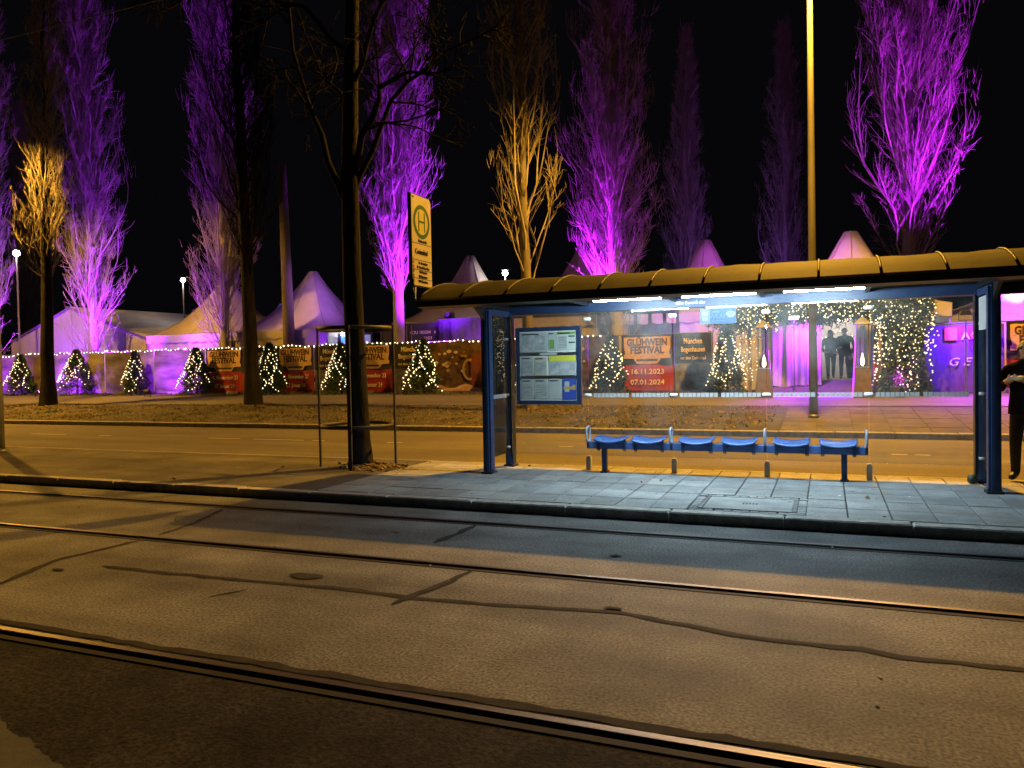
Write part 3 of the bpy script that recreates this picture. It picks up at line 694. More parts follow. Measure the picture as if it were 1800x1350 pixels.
# notice case on the left pane
nc = thing('notice_case', 'blue framed timetable and notice case on the left glass pane', 'notice board', (-3.89, 11.0, 1.08))
NX0, NX1, NZ0, NZ1, NY = -4.40, -3.38, 1.09, 2.26, 10.95
MB().box(NX0+.02, NX1-.02, NY+.012, NY+.05, NZ0+.02, NZ1-.02).build('backing', M_WHITEP, nc)
MB().box(NX0, NX1, NY, NY+.06, NZ1-.06, NZ1).box(NX0, NX1, NY, NY+.06, NZ0, NZ0+.06).box(NX0, NX0+.055, NY, NY+.06, NZ0+.06, NZ1-.06).box(NX1-.055, NX1, NY, NY+.06, NZ0+.06, NZ1-.06).build('frame', M_BLUED, nc)
MB().box(NX0-.012, NX0-.0005, NY+.004, NY+.056, NZ0-.01, NZ1+.01).box(NX1+.0005, NX1+.014, NY+.004, NY+.056, NZ0-.01, NZ1+.01).box(NX0-.012, NX1+.014, NY+.004, NY+.056, NZ0-.013, NZ0-.0105).build('edge_trim', M_STEEL, nc)
M_GREENP = mat('notice_green', (.16, .30, .07), rough=.6); M_YELP = mat('notice_yellow', (.55, .52, .03), (.62, .6, .06), 8, .6)
M_PGREEN = mat('paper_greenish', (.42, .50, .45), (.50, .57, .5), 5, .7); M_PYEL = mat('paper_cream', (.42, .42, .30), (.5, .5, .36), 5, .7)
M_POSTB = mat('poster_blue', (.03, .06, .32), (.045, .085, .4), 6, .5); M_POSTT = mat('poster_tan', (.42, .28, .08), rough=.6)
def note(u0, u1, v0, v1, m, d=.006, par=None, name='notice'):
    fx = lambda u: NX0+.06+(NX1-NX0-.12)*u; fz = lambda v: NZ0+.065+(NZ1-NZ0-.13)*v
    return MB().box(fx(u0), fx(u1), NY+.0105-d, NY+.0118, fz(v0), fz(v1)).build(name, m, par or nc)
def sheetnote(u0, u1, v0, v1, pm=M_PAPER, body=M_PRINT, top=.17):
    o = note(u0, u1, v0, v1, pm)
    du, dv = (u1-u0), (v1-v0)
    if body: note(u0+du*.08, u1-du*.08, v0+dv*.12, v1-dv*(top+.1), body, .007, o, 'print_block')
    note(u0+du*.08, u0+du*.7, v1-dv*.13, v1-dv*.07, M_DARK, .007, o, 'heading')
    return o
sheetnote(.0, .49, .70, .99, M_PAPER, M_MAP, .02); o = sheetnote(.51, .65, .72, .99, M_PAPER, None); note(.53, .62, .745, .875, M_GREENP, .007, o, 'print_block')
o = sheetnote(.66, .99, .72, .99, M_PGREEN, None); note(.66, .99, .95, .985, M_GREENP, .007, o, 'heading'); note(.69, .84, .75, .93, M_PRINT, .007, o, 'print_block'); note(.87, .98, .91, .93, M_DARK, .007, o, 'rule'); note(.87, .98, .82, .84, M_DARK, .007, o, 'rule')
sheetnote(.02, .24, .36, .64); sheetnote(.26, .48, .36, .63, M_PYEL)
o = sheetnote(.52, .99, .36, .65, M_PAPER, None); note(.52, .99, .565, .64, M_YELP, .0075, o, 'yellow_strip'); note(.54, .97, .38, .55, M_MAP, .007, o, 'print_block')
sheetnote(.02, .24, .02, .31); sheetnote(.26, .49, .02, .31); sheetnote(.51, .74, .02, .31, M_PAPER, None)
o = note(.75, .99, .01, .32, M_POSTB); note(.79, .87, .12, .27, M_PAPER, .007, o, 'phone_print'); note(.77, .95, .155, .195, M_POSTT, .0075, o, 'hand_print'); note(.92, .98, .15, .22, M_POSTT, .0085, o, 'hand_print')
for v0, v1 in ((.65, .695), (.315, .355)): note(.0, 1, v0, v1, M_STEEL, .008, None, 'divider')
note(.36, .66, .655, .69, M_PAPER, .0095, None, 'slip')

# small sign on the glass
ws = thing('wlan_sign', 'small blue and white WLAN sticker sign high on the shelter glass', 'sign', (-1.385, 11.01, 2.2))
M_WB = mat('sign_sky_blue', (.008, .045, .12), (.010, .05, .13), 5, .5); M_WW = mat('sign_pale_blue', (.07, .10, .125), rough=.5); M_WT = mat('sign_print_pale', (.04, .09, .15), rough=.5)
MB().box(-1.63, -1.14, 11.008, 11.018, 2.215, 2.435).build('plate', M_WW, ws)
MB().box(-1.49, -1.147, 11.0055, 11.0078, 2.222, 2.428).build('blue_field', M_WB, ws)
MB().box(-1.605, -1.525, 11.0055, 11.0078, 2.335, 2.39).build('badge', M_GALV, ws)
MB().box(-1.6, -1.53, 11.0055, 11.0078, 2.27, 2.276).box(-1.6, -1.53, 11.0055, 11.0078, 2.29, 2.296).box(-1.6, -1.53, 11.0055, 11.0078, 2.31, 2.316).build('fine_print', M_PRINT, ws)
text('wlan', M_WT, ws, (-1.375, 11.004, 2.318), .088); MB().box(-1.475, -1.30, 11.004, 11.0052, 2.252, 2.262).build('caption_line', M_WT, ws); MB().box(-1.475, -1.37, 11.004, 11.0052, 2.375, 2.395).build('caption_line', M_WT, ws)
cloud = [(-1.215+.06*math.cos(a)*(1+.15*math.sin(3*a)), 11.004, 2.345+.045*math.sin(a)) for a in [2*math.pi*i/18 for i in range(18)]]
MB().prism(cloud, (0, .0012, 0)).build('cloud_mark', mat('sign_white', (.14, .16, .17), rough=.5), ws)
mb = MB()
for r in (.022, .036, .05):
    pts = [(math.cos(a), math.sin(a)) for a in [R(40+100*i/8) for i in range(9)]]
    for (c0, s0), (c1, s1) in zip(pts[:-1], pts[1:]):
        mb.add([(-1.212+c0*r, 11.0032, 2.318+s0*r), (-1.212+c1*r, 11.0032, 2.318+s1*r), (-1.212+c1*(r+.007), 11.0032, 2.318+s1*(r+.007)), (-1.212+c0*(r+.007), 11.0032, 2.318+s0*(r+.007))], [(0, 1, 2, 3)])
mb.ball((-1.212, 11.003, 2.322), .007, 6, 4).build('signal_mark', M_BLUED, ws)

# stop sign plate mounted over the left end of the roof
sg = thing('stop_sign', 'tall cream tram stop sign with green ring H above the shelter roof', 'sign', (-5.5, 9.95, 2.8))
SX = -5.44; sy0, sy1, sz0, sz1 = 9.62, 10.22, 2.86, 4.18
M_SIGN = mat('sign_cream', (.62, .58, .47), (.70, .66, .54), 4, .45); M_SGREEN = mat('sign_green', (.015, .14, .05), rough=.45); M_SYEL = mat('sign_yellow', (.68, .62, .20), rough=.45); M_SINK = mat('sign_ink', (.02, .02, .018), rough=.5)
pf = [(SX, sy0, sz0+.12), (SX, sy0+.05, sz0), (SX, sy1, sz0), (SX, sy1, sz1-.05), (SX, sy1-.05, sz1), (SX, sy0, sz1)]
MB().prism(pf, (-.05, 0, 0)).build('frame', M_DARK, sg)
MB().prism([(SX+.0005, y+(.012 if y < 9.9 else -.012), z+(.012 if z < 3.5 else -.012)) for x, y, z in pf], (.004, 0, 0)).build('face', M_SIGN, sg)
cyy, czz = (sy0+sy1)/2, 3.80
def disc(r0, r1, x, m, nm):
    n = 36; vs = []
    for i in range(n): a = 2*math.pi*i/n; vs += [(x, cyy+r0*math.cos(a), czz+r0*math.sin(a)), (x, cyy+r1*math.cos(a), czz+r1*math.sin(a))]
    return MB().add(vs, [(2*i, 2*i+1, (2*i+3) % (2*n), (2*i+2) % (2*n)) for i in range(n)]).build(nm, m, sg)
disc(.001, .2, SX+.006, M_SYEL, 'yellow_disc'); disc(.185, .245, SX+.0075, M_SGREEN, 'green_ring')
for dy in (-.085, .085): MB().box(SX+.0075, SX+.009, cyy+dy-.014, cyy+dy+.014, czz-.14, czz+.14).build('letter_stroke', M_SGREEN, sg)
MB().box(SX+.0075, SX+.009, cyy-.071, cyy+.071, czz-.013, czz+.015).build('letter_stroke', M_SGREEN, sg)
rs = (R(90), 0, R(90))
text('hs', M_SINK, sg, (SX+.007, cyy+.02, 3.52), .06, rs); text('stop', M_SINK, sg, (SX+.007, cyy-.02, 3.36), .115, rs, .72)
for z in (3.48, 3.24, 3.10, 2.975): MB().box(SX+.0055, SX+.007, sy0+.02, sy1-.02, z-.005, z+.003).build('rule', M_SINK, sg)
M_SRED = mat('line_red', (.5, .03, .03), rough=.5)
for z, key, m in ((3.20, 'l1', M_SRED), (3.135, 'l2', M_SRED), (3.07, 'l3', M_SINK), (3.005, 'l4', M_SINK), (2.935, 'l5', M_SINK)):
    MB().box(SX+.0055, SX+.0072, sy0+.025, sy0+.055, z-.022, z+.022).build('line_badge', m, sg)
    text(key, M_SINK, sg, (SX+.007, cyy+.02, z), .052, rs, .82)
MB().box(SX+.0055, SX+.007, sy0+.03, sy0+.09, 4.12, 4.14).build('badge', M_SINK, sg)
MB().tube([(SX-.03, 10.16, sz0), (SX-.03, 10.16, 2.72), (SX+.25, 10.16, 2.80)], .02, 8).tube([(SX-.03, 9.75, sz0), (SX-.03, 9.75, 2.66), (SX+.25, 9.78, 2.76)], .02, 8).build('bracket', M_GALV, sg, True)

# ------------------------------------------------------------------ lamps and poles
def street_lamp(x, label, energy, tilt, cone):
    root = thing('street_lamp', label, 'street lamp', (x, 20.2, tz(20.2)), 'sodium street lamps along the verge')
    MB().tube([(x, 20.2, tz(20.2)-.2), (x, 20.2, 1.2), (x, 20.2, 6), (x, 20.2, 11.1), (x, 20.05, 11.35), (x, 19.55, 11.45)], [.105, .10, .085, .062, .055, .045], 14).build('post', M_POST, root, True)
    MB().lathe([(.13, 0), (.13, .05), (.105, .08)], 14, (x, 20.2, tz(20.2))).build('collar', M_GALV, root)
    MB().box(x-.05, x+.05, 20.09, 20.098, 1.0, 1.35).build('service_hatch', M_GALV, root)
    MB().prism([(x-.14, 18.95, 11.42), (x-.14, 19.65, 11.42), (x-.1, 19.65, 11.56), (x-.1, 18.98, 11.52)], (.28, 0, 0)).build('lamp_head', M_GALV, root)
    MB().box(x-.11, x+.11, 19.0, 19.55, 11.385, 11.418).build('lens', M_SBULB, root)
    ld = bpy.data.lights.new('sodium', 'SPOT'); ld.energy = energy; ld.color = SODIUM; ld.spot_size = R(cone); ld.spot_blend = .3; ld.shadow_soft_size = .16
    lo = bpy.data.objects.new('sodium_light', ld); COL.objects.link(lo); lo.parent = root; lo.location = (0, 19.3-20.2, 11.32-tz(20.2)); lo.rotation_euler = (R(tilt), 0, 0)
street_lamp(-.29, 'tall street lamp post behind the shelter, lit golden yellow', 20500, -15, 158)
street_lamp(-31.5, 'street lamp post beyond the left edge of the scene', 15500, 0, 166)
tag(MB().tube([(-15.98, 10.75, .0), (-15.98, 10.75, 1.6), (-15.98, 10.75, 3.2)], [.10, .095, .09], 12).lathe([(.16, .1), (.16, .13), (.11, .16)], 12, (-15.98, 10.75, 0)).build('steel_mast', M_GALV, None, True, (-15.98, 10.75, .1)), 'dark steel mast at the left end of the platform', 'mast')
tag(MB().tube([(-22.9, 29, .5), (-22.98, 29, 5), (-23.08, 29, 11.1)], [.30, .25, .19], 12).build('timber_pole', M_POLE, None, True, (-22.9, 29, .6)), 'thick bare brown pole rising behind the fence in front of the pagoda tent', 'pole')
for y_, z_, lab in ((6.62, 5.95, 'thin overhead wire above the track beside the platform'),):
    tag(MB().tube([(-75+3*i, y_, z_-.10*math.sin(math.pi*((i % 10)/10))) for i in range(41)], .007, 5).build('overhead_wire', M_GALV, None, True, (-15, y_, z_)), lab, 'wire')
def park_lamp(x, y, z, label, r=.11, energy=90):
    root = thing('park_lamp', label, 'lamp', (x, y, .62), 'white lamps over the festival')
    MB().tube([(x, y, .5), (x, y, z-.3), (x, y, z-.12)], [.05, .04, .03], 8).build('post', M_GALV, root)
    MB().ball((x, y, z), r, 10, 6).build('globe', M_WBULB, root, True)
    MB().lathe([(.02, .16), (.16, .14), (.16, .13)], 10, (x, y, z)).build('cap', M_GALV, root)
    ld = bpy.data.lights.new('lamp', 'POINT'); ld.energy = energy; ld.color = (1, .82, .68); ld.shadow_soft_size = .15
    lo = bpy.data.objects.new('lamp_light', ld); COL.objects.link(lo); lo.parent = root; lo.location = (0, -.3, z-.62-.25)
park_lamp(-36.3, 36, 7.25, 'white globe lamp on a thin post between the two left purple poplars', .13)
park_lamp(-13.74, 33, 5.96, 'white globe lamp shining just above the shelter roof', .13)
park_lamp(-39.6, 27.9, 8.1, 'white lamp glaring at the left edge of the scene', .17)

# ------------------------------------------------------------------ trees
def nrm(v): return v/np.maximum(np.linalg.norm(v, axis=-1, keepdims=True), 1e-9)
def tubes(P, Rr, s):
    """P (N,k,3), Rr (N,k) -> verts, quads of N tapered tubes with s sides"""
    N, k, _ = P.shape; T = np.gradient(P, axis=1); T = nrm(T)
    up = np.where(np.abs(T[..., 2:3]) < .95, np.array([0, 0, 1.]), np.array([1., 0, 0])); a = nrm(np.cross(T, up)); b = np.cross(T, a)
    q = np.arange(s)*2*np.pi/s
    V = P[:, :, None]+Rr[:, :, None, None]*(a[:, :, None]*np.cos(q)[:, None]+b[:, :, None]*np.sin(q)[:, None])
    i = np.arange(N)[:, None, None]*k*s+np.arange(k-1)[None, :, None]*s; j = np.arange(s)[None, None, :]; j2 = (j+1) % s
    Q = np.stack([i+j, i+j2, i+s+j2, i+s+j], -1).reshape(-1, 4)
    return V.reshape(-1, 3), Q
def join(parts):
    V, Q, n = [], [], 0
    for v, q in parts: V.append(v); Q.append(q+n); n += len(v)
    return np.concatenate(V), np.concatenate(Q)
def grow(g, P0, D, L, k, up, wob):
    P = [P0]; d = nrm(D)
    for i in range(k-1):
        d = nrm(d+np.array([0, 0, 1.])*up+g.normal(0, wob, d.shape)); P.append(P[-1]+d*(L/(k-1))[:, None])
    return np.stack(P, 1)
def children(g, P, n, tmin, spread, upb, L, k, up, wob):
    """n side shoots from every polyline of P"""
    N, K, _ = P.shape; t = g.uniform(tmin, .98, (N, n)); f = t*(K-1); i = np.minimum(f.astype(int), K-2); fr = (f-i)[..., None]; r = np.arange(N)[:, None]
    p = P[r, i]*(1-fr)+P[r, i+1]*fr; T = nrm(P[r, i+1]-P[r, i]); rv = nrm(np.cross(T, g.normal(0, 1, T.shape)))
    D = T*.9+rv*spread+np.array([0, 0, upb]); ln = L*(1.15-t)*g.uniform(.6, 1.3, t.shape)
    return grow(g, p.reshape(-1, 3), D.reshape(-1, 3), ln.ravel(), k, up, wob)
def taper(P, r0, r1): 
    N, k, _ = P.shape; return np.linspace(1, 0, k)[None, :]*(np.reshape(r0, (-1, 1)) if np.ndim(r0) else r0)+r1
def poplar_geo(seed, H, r0, clear, n1, Lmax, n2, n3, ang=(26, 48), sprouts=0, rmax=2.1, twig=1.0):
    g = np.random.default_rng(seed); k = 16; h = np.linspace(0, H, k)
    wx = np.cumsum(g.normal(0, .07, k))*np.linspace(0, 1, k); wy = np.cumsum(g.normal(0, .07, k))*np.linspace(0, 1, k)
    T = np.stack([wx, wy, h], -1)[None]; rt = (r0*(1-h/H)**.8+.015)*np.where(np.arange(k) == 0, 1.35, 1)
    tr = [tubes(T, rt[None], 10)]
    u = (np.arange(n1)+g.random(n1))/n1; z = clear+(H*.97-clear)*u**1.1; f = z/H*(k-1); i = np.minimum(f.astype(int), k-2); fr = (f-i)[:, None]
    p = T[0][i]*(1-fr)+T[0][i+1]*fr; az = np.arange(n1)*2.39996+g.normal(0, .4, n1); inc = np.radians(g.uniform(*ang, n1))
    D = np.stack([np.sin(inc)*np.cos(az), np.sin(inc)*np.sin(az), np.cos(inc)], -1)
    v = (z-clear)/(H-clear); L = Lmax*np.clip(1-v**1.6, .1, 1)*g.uniform(.55, 1.15, n1)*np.clip(.75+v*2, 0, 1)+.4
    B = grow(g, p, D, L, 9, .06, .13); rb = .0058*L*g.uniform(.6, 1.5, n1)+.004
    def column(P):                                        # the crown keeps its columnar outline
        jit = g.uniform(.72, 1.38, len(P))
        zz = P[..., 2]; ax = np.interp(zz, h, T[0][:, 0]); ay = np.interp(zz, h, T[0][:, 1]); dx, dy = P[..., 0]-ax, P[..., 1]-ay; r = np.hypot(dx, dy)+1e-6
        v = np.clip((zz-clear)/(H-clear), 0, 1); Rm = rmax*(.42+.58*np.minimum(1, v/.22))*np.clip(1-v, .03, 1)**.42*(1+.16*np.sin(np.arctan2(dy, dx)*3+zz*.9+seed)); Rm = Rm*jit[:, None]; k_ = Rm*np.tanh(r/Rm)/r
        Q = P.copy(); Q[..., 0] = ax+dx*k_; Q[..., 1] = ay+dy*k_; return Q
    cr = [tubes(column(B), taper(B, rb, .004), 5)]
    C = children(g, B, n2, .12, .62, .26, 1.7*twig, 5, .10, .17); cr.append(tubes(column(C), taper(C, .009, .0035), 3))
    E_ = children(g, C, n3, .1, .7, .30, .75*twig, 3, .06, .22); cr.append(tubes(column(E_), taper(E_, .006, .003), 3))
    leaves = None
    if sprouts:
        az = g.uniform(0, 6.28, sprouts); zz = g.uniform(1.0, clear+1.2, sprouts); p = np.stack([.15*np.cos(az), .15*np.sin(az), zz], -1); inc = np.radians(g.uniform(20, 60, sprouts))
        D = np.stack([np.sin(inc)*np.cos(az), np.sin(inc)*np.sin(az), np.cos(inc)], -1)
        S = grow(g, p, D, g.uniform(1.4, 3.0, sprouts), 7, .16, .12); cr.append(tubes(S, taper(S, .014, .004), 4))
        C2 = children(g, S, 6, .2, .8, .2, .8, 3, .05, .2); cr.append(tubes(C2, taper(C2, .006, .003), 3))
        pts = C2.reshape(-1, 3); pts = pts[g.random(len(pts)) < .5]; n = len(pts); a = g.normal(0, 1, (n, 3)); a = nrm(a)*.035; b = nrm(np.cross(a, g.normal(0, 1, (n, 3))))*.03
        leaves = np.stack([pts-a, pts+b, pts+a, pts-b], 1)
    return join(tr), join(cr), leaves
M_PLEAF = mat('poplar_leaf', (.22, .18, .09), (.38, .32, .16), 3, .45)
def poplar(name, label, loc, geo, bark=None, twig=None, group=None, share=None, rz=0, sc=1):
    root = thing(name, label, 'tree', loc, group); root.rotation_euler = (0, 0, rz); root.scale = (sc, sc, sc)
    if share is not None:
        for ch in share.children: o = link(ch.name.split('.')[0], ch.data, root)
        for o in root.children:
            if o.name.startswith('leaves'): o['kind'] = 'stuff'
        return root
    t, c, lv = geo
    link('trunk', np_mesh('trunk', *t, bark or M_PBARK, True), root); link('crown', np_mesh('crown', *c, twig or M_TWIG, True), root)
    if lv is not None:
        o = link('leaves', np_mesh('leaves', lv, np.arange(len(lv)*4).reshape(-1, 4), M_PLEAF), root); o['kind'] = 'stuff'
    return root
GP = 'floodlit poplars behind the fence'
pA = poplar('poplar_tree', 'violet lit columnar poplar behind the fence, second from the left edge', (-34.9, 28.5, .62), poplar_geo(11, 25, .24, 2.6, 175, 6.4, 15, 4, ang=(8, 27), sprouts=26, rmax=3.0), group=GP)
pL = poplar('poplar_tree', 'violet lit poplar cut by the left edge of the scene', (-43.2, 28.6, .62), None, group=GP, share=pA, rz=2.1, sc=.95)
pB = poplar('poplar_tree', 'violet lit poplar with forked stems behind the fence between globe lamp and thick pole', (-26.3, 28.5, .62), poplar_geo(12, 24, .23, 1.9, 160, 5.8, 15, 4, ang=(8, 26), sprouts=26, rmax=2.7), group=GP)
pC = poplar('poplar_tree', 'brightest violet poplar behind the tram stop sign', (-16.8, 28.5, .62), poplar_geo(13, 22, .25, 3.0, 165, 6.0, 15, 4, ang=(8, 26), rmax=2.5), group=GP)
pD = poplar('poplar_tree', 'magenta lit poplar rising behind the middle of the shelter roof', (-7.3, 28.5, .62), poplar_geo(14, 23, .26, 2.2, 170, 5.6, 16, 4, ang=(9, 27), sprouts=12, rmax=2.5), group=GP)
pE = poplar('poplar_tree', 'violet lit poplar right of the golden lamp post', (2.95, 32.4, .62), poplar_geo(15, 20, .28, 3.4, 135, 7.0, 15, 4, ang=(10, 34), rmax=3.5), group=GP)
GQ = 'dim poplars in the dark behind the tents'
poplar('poplar_tree', 'dim violet grey poplar beyond the tents just left of the golden lamp post', (-7.35, 45, .62), None, group=GQ, share=pD, rz=1, sc=.86)
poplar('poplar_tree', 'dim bluish poplar beyond the tents directly behind the golden lamp post', (-1.95, 45, .62), None, group=GQ, share=pA, rz=3, sc=.78)
poplar('poplar_tree', 'almost black poplar in the far left darkness', (-60, 43, .62), None, group=GQ, share=pB, rz=4, sc=.95)
GV = 'bare street trees on the verge'
poplar('street_tree', 'bare verge tree with golden lit top at the far left', (-28.95, 21.5, .33), poplar_geo(21, 17, .25, 4.4, 56, 4.4, 10, 3, ang=(12, 30), rmax=1.9), M_BARK, M_TWIG, GV)
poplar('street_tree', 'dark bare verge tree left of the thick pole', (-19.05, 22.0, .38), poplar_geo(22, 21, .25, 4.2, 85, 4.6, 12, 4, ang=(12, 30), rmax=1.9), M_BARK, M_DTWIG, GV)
poplar('street_tree', 'golden lit bare verge tree between stop sign and magenta poplar', (-8.05, 21.0, .30), poplar_geo(23, 17, .16, 3.3, 46, 5.4, 8, 3, ang=(12, 30), rmax=1.75), mat('street_bark', (.10, .09, .07), (.19, .17, .14), 6, .9, bump=.6, bscale=24, stretch=(1, 1, .25), spec=.1), M_TWIG, GV)

# caged tree on the platform: hand laid limbs, grown twigs
pt = thing('platform_tree', 'large dark bare tree in a steel cage on the platform', 'tree', (-6.95, 10.5, .1))
g = np.random.default_rng(31)
def poly(pts, k):
    pts = np.array(pts, float); t = np.linspace(0, len(pts)-1, k); i = np.minimum(t.astype(int), len(pts)-2); f = (t-i)[:, None]
    p = pts[i]*(1-f)+pts[i+1]*f; return p
tp = poly([(0, 0, 0), (-.06, .02, 1.5), (-.1, .02, 3), (-.09, .0, 4.6), (-.02, -.02, 6), (.02, .05, 7.6), (-.06, .1, 9.5), (.05, .2, 12)], 24)
tr_r = np.interp(tp[:, 2], [0, .3, 2, 5, 8, 12], [.21, .168, .158, .135, .095, .03])
o = link('trunk', np_mesh('trunk', *tubes(tp[None], tr_r[None], 12), M_BARK, True), pt)
limbs = [[(-.1, 0, 4.1), (-.45, -.1, 5.0), (-.75, -.2, 5.9), (-1.0, -.2, 7.2), (-1.1, 0, 9)], [(-.02, 0, 4.7), (.35, -.2, 5.3), (.75, -.35, 5.75), (1.3, -.5, 5.95), (2.1, -.7, 5.75)],
         [(-.05, 0, 4.35), (.3, .2, 5.2), (.6, .3, 6.1), (1.3, .5, 6.5), (2.3, .7, 6.9)], [(-.05, 0, 5.6), (-.6, .5, 6.3), (-1.6, .9, 7.0), (-2.7, 1.2, 7.2)],
         [(0, 0, 6.1), (.7, -.4, 6.8), (1.5, -.8, 7.3), (2.6, -1.0, 7.4)], [(0, 0, 6.6), (-.5, -.6, 7.2), (-1.5, -1.2, 7.6), (-2.6, -1.5, 7.4)], [(0, .05, 7.4), (.8, .7, 8.3), (1.9, 1.2, 9)], [(0, 0, 8.2), (-.8, -.3, 9), (-1.6, -.3, 10.4)]]
L0 = np.stack([poly(l, 10) for l in limbs]); L0[:, 1:] += g.normal(0, .045, L0[:, 1:].shape)
cr = [tubes(L0, taper(L0, np.array([.055, .055, .04, .035, .035, .03, .03, .03]), .012), 7)]
L1 = children(g, L0, 9, .25, .9, .05, 1.9, 7, .02, .2); cr.append(tubes(L1, taper(L1, .017, .004), 4))
L2 = children(g, L1, 6, .15, .9, .05, .9, 4, .0, .22); cr.append(tubes(L2, taper(L2, .007, .0028), 3))
L3 = children(g, L2, 3, .2, .9, .0, .4, 3, .0, .22); cr.append(tubes(L3, taper(L3, .004, .002), 3))
link('crown', np_mesh('crown', *join(cr), M_DTWIG, True), pt)

M_GUARD = mat('guard_paint', (.022, .023, .024), (.045, .046, .047), 6, .6)
tg = thing('tree_guard', 'dark steel ring cage standing round the platform tree', 'tree guard', (-7.0, 10.62, .1))
CX, CYY, CR = -7.06, 10.60, .60
def ring(z, h, t=.012):
    mb = MB(); n = 36; vs = []
    for i in range(n):
        a = 2*math.pi*i/n; c, s = math.cos(a), math.sin(a)
        for r, zz in ((CR-t, z), (CR, z), (CR, z+h), (CR-t, z+h)): vs.append((CX+r*c, CYY+r*s, zz))
    return mb.add(vs, [(4*i+j, 4*i+(j+1) % 4, 4*((i+1) % n)+(j+1) % 4, 4*((i+1) % n)+j) for i in range(n) for j in range(4)])
fix_normals(ring(2.30, .06).build('ring', M_GUARD, tg, True)); fix_normals(ring(.74, .055).build('ring', M_GUARD, tg, True))
for a in (178+28, 18, -68):
    c, s = math.cos(R(a)), math.sin(R(a)); x, y = CX+(CR+.012)*c, CYY+(CR+.012)*s; wd = .032 if a == -68 else .014
    MB().box(x-wd, x+wd, y-.014, y+.014, .09, 2.36).build('upright', M_GUARD, tg)

# ------------------------------------------------------------------ tents behind the fence
def pagoda(x, y, hw, ze, zp, label, wall=True, m=None, power=1.45):
    root = thing('pagoda_tent', label, 'tent', (x, y, .62), 'white pagoda tents')
    n, k = 10, 8; ring_ = []
    for i in range(4):
        for j in range(k): u = j/k*2-1; ring_.append([(u, -1), (1, u), (-u, 1), (-1, -u)][i])
    mb = MB(); vs = []; N = len(ring_)
    for i in range(n+1):
        t = i/n; rad = hw*(1-t)+.2*t; zz = ze+(zp-ze)*(t**power*.86+t*.14)
        for (u, v) in ring_:
            q = math.hypot(u, v); f = 1-(1-1/q)*t
            edge = max(abs(u), abs(v)); sag = -.10*math.sin(math.pi*min(1, t*1.1))*(1-min(abs(u), abs(v)))
            vs.append((x+u*rad*f, y+v*rad*f, zz+sag))
    fs = [(i*N+j, i*N+(j+1) % N, (i+1)*N+(j+1) % N, (i+1)*N+j) for i in range(n) for j in range(N)]
    vs.append((x, y, zp+.03)); fs += [(n*N+j, n*N+(j+1) % N, len(vs)-1) for j in range(N)]
    rf = mb.add(vs, fs).build('roof', m or M_TENT, root, True)
    for j in range(0, N, 4):                                  # welded seams
        MB().tube([tuple(Vector(vs[i*N+j])+Vector((0, 0, .012))) for i in range(n+1)], .012, 4).build('seam', M_SEAM, rf)
    hw2 = hw-.02
    mb = MB(); vs = []; M = 48                                # scalloped valance
    for i in range(M+1):
        u = -hw2+2*hw2*i/M; vs += [(x+u, y-hw2-.02, ze+.01), (x+u, y-hw2-.02, ze-.32-.07*abs(math.sin(u*5.5)))]
    mb.add(vs, [(2*i, 2*i+1, 2*i+3, 2*i+2) for i in range(M)]).build('valance', M_TENTW, root)
    mb = MB(); vs = []
    for i in range(M+1):
        u = -hw2+2*hw2*i/M; vs += [(x+hw2+.02, y+u, ze+.01), (x+hw2+.02, y+u, ze-.32-.07*abs(math.sin(u*5.5)))]
    mb.add(vs, [(2*i, 2*i+1, 2*i+3, 2*i+2) for i in range(M)]).build('valance', M_TENTW, root)
    if wall:
        for sx, (a, b) in (('f', ((-1, -1), (1, -1))), ('r', ((1, -1), (1, 1))), ('l', ((-1, 1), (-1, -1))), ('b', ((1, 1), (-1, 1)))):
            mb = MB(); vs = []; K = 40
            for i in range(K+1):
                t = i/K; px, py = a[0]+(b[0]-a[0])*t, a[1]+(b[1]-a[1])*t; off = .035*math.sin(t*47)+.02*math.sin(t*19+x); ox, oy = (0, off) if a[1] == b[1] else (off, 0)
                vs += [(x+px*(hw2-.06)+ox, y+py*(hw2-.06)+oy, .6), (x+px*(hw2-.06)+ox*.4, y+py*(hw2-.06)+oy*.4, ze)]
            mb.add(vs, [(2*i, 2*i+2, 2*i+3, 2*i+1) for i in range(K)]).build('wall', M_TENTW, root, True)
    for sx in (-1, 1):
        for sy in (-1, 1): MB().box(x+sx*(hw2-.04)-.03, x+sx*(hw2-.04)+.03, y+sy*(hw2-.04)-.03, y+sy*(hw2-.04)+.03, .6, ze).build('leg', M_GALV, root)
    return root
pagoda(-29.3, 32, 2.75, 3.5, 6.5, 'pagoda tent whose peak shows behind the forked violet poplar')
pagoda(-23.75, 32, 2.75, 3.5, 6.55, 'large pale pagoda tent with a full peak right of the thick pole')
pagoda(-15.6, 33.2, 2.75, 3.7, 6.9, 'pagoda tent peaking over the left end of the shelter roof above the dark container', power=1.7)
pagoda(-9.75, 32, 2.75, 3.55, 6.62, 'pagoda tent peaking over the shelter roof left of the magenta poplar', power=1.7)
pagoda(-4.5, 32, 2.55, 3.55, 6.6, 'pagoda tent peaking over the shelter roof right of the magenta poplar', power=1.7)
ent = pagoda(.82, 29, 2.7, 3.3, 6.05, 'entrance pagoda tent behind the golden lamp post', wall=False, power=1.75)
tb = pagoda(-29.2, 36.5, 1.3, 4.2, 5.5, 'small pagoda peak glowing blue behind the larger tents', m=mat('tent_blue', (.08, .16, .75), rough=.6, trans=.3))
ld = bpy.data.lights.new('blue_led', 'SPOT'); ld.energy = 900; ld.color = (.02, .12, 1); ld.spot_size = R(75); ld.shadow_soft_size = .08
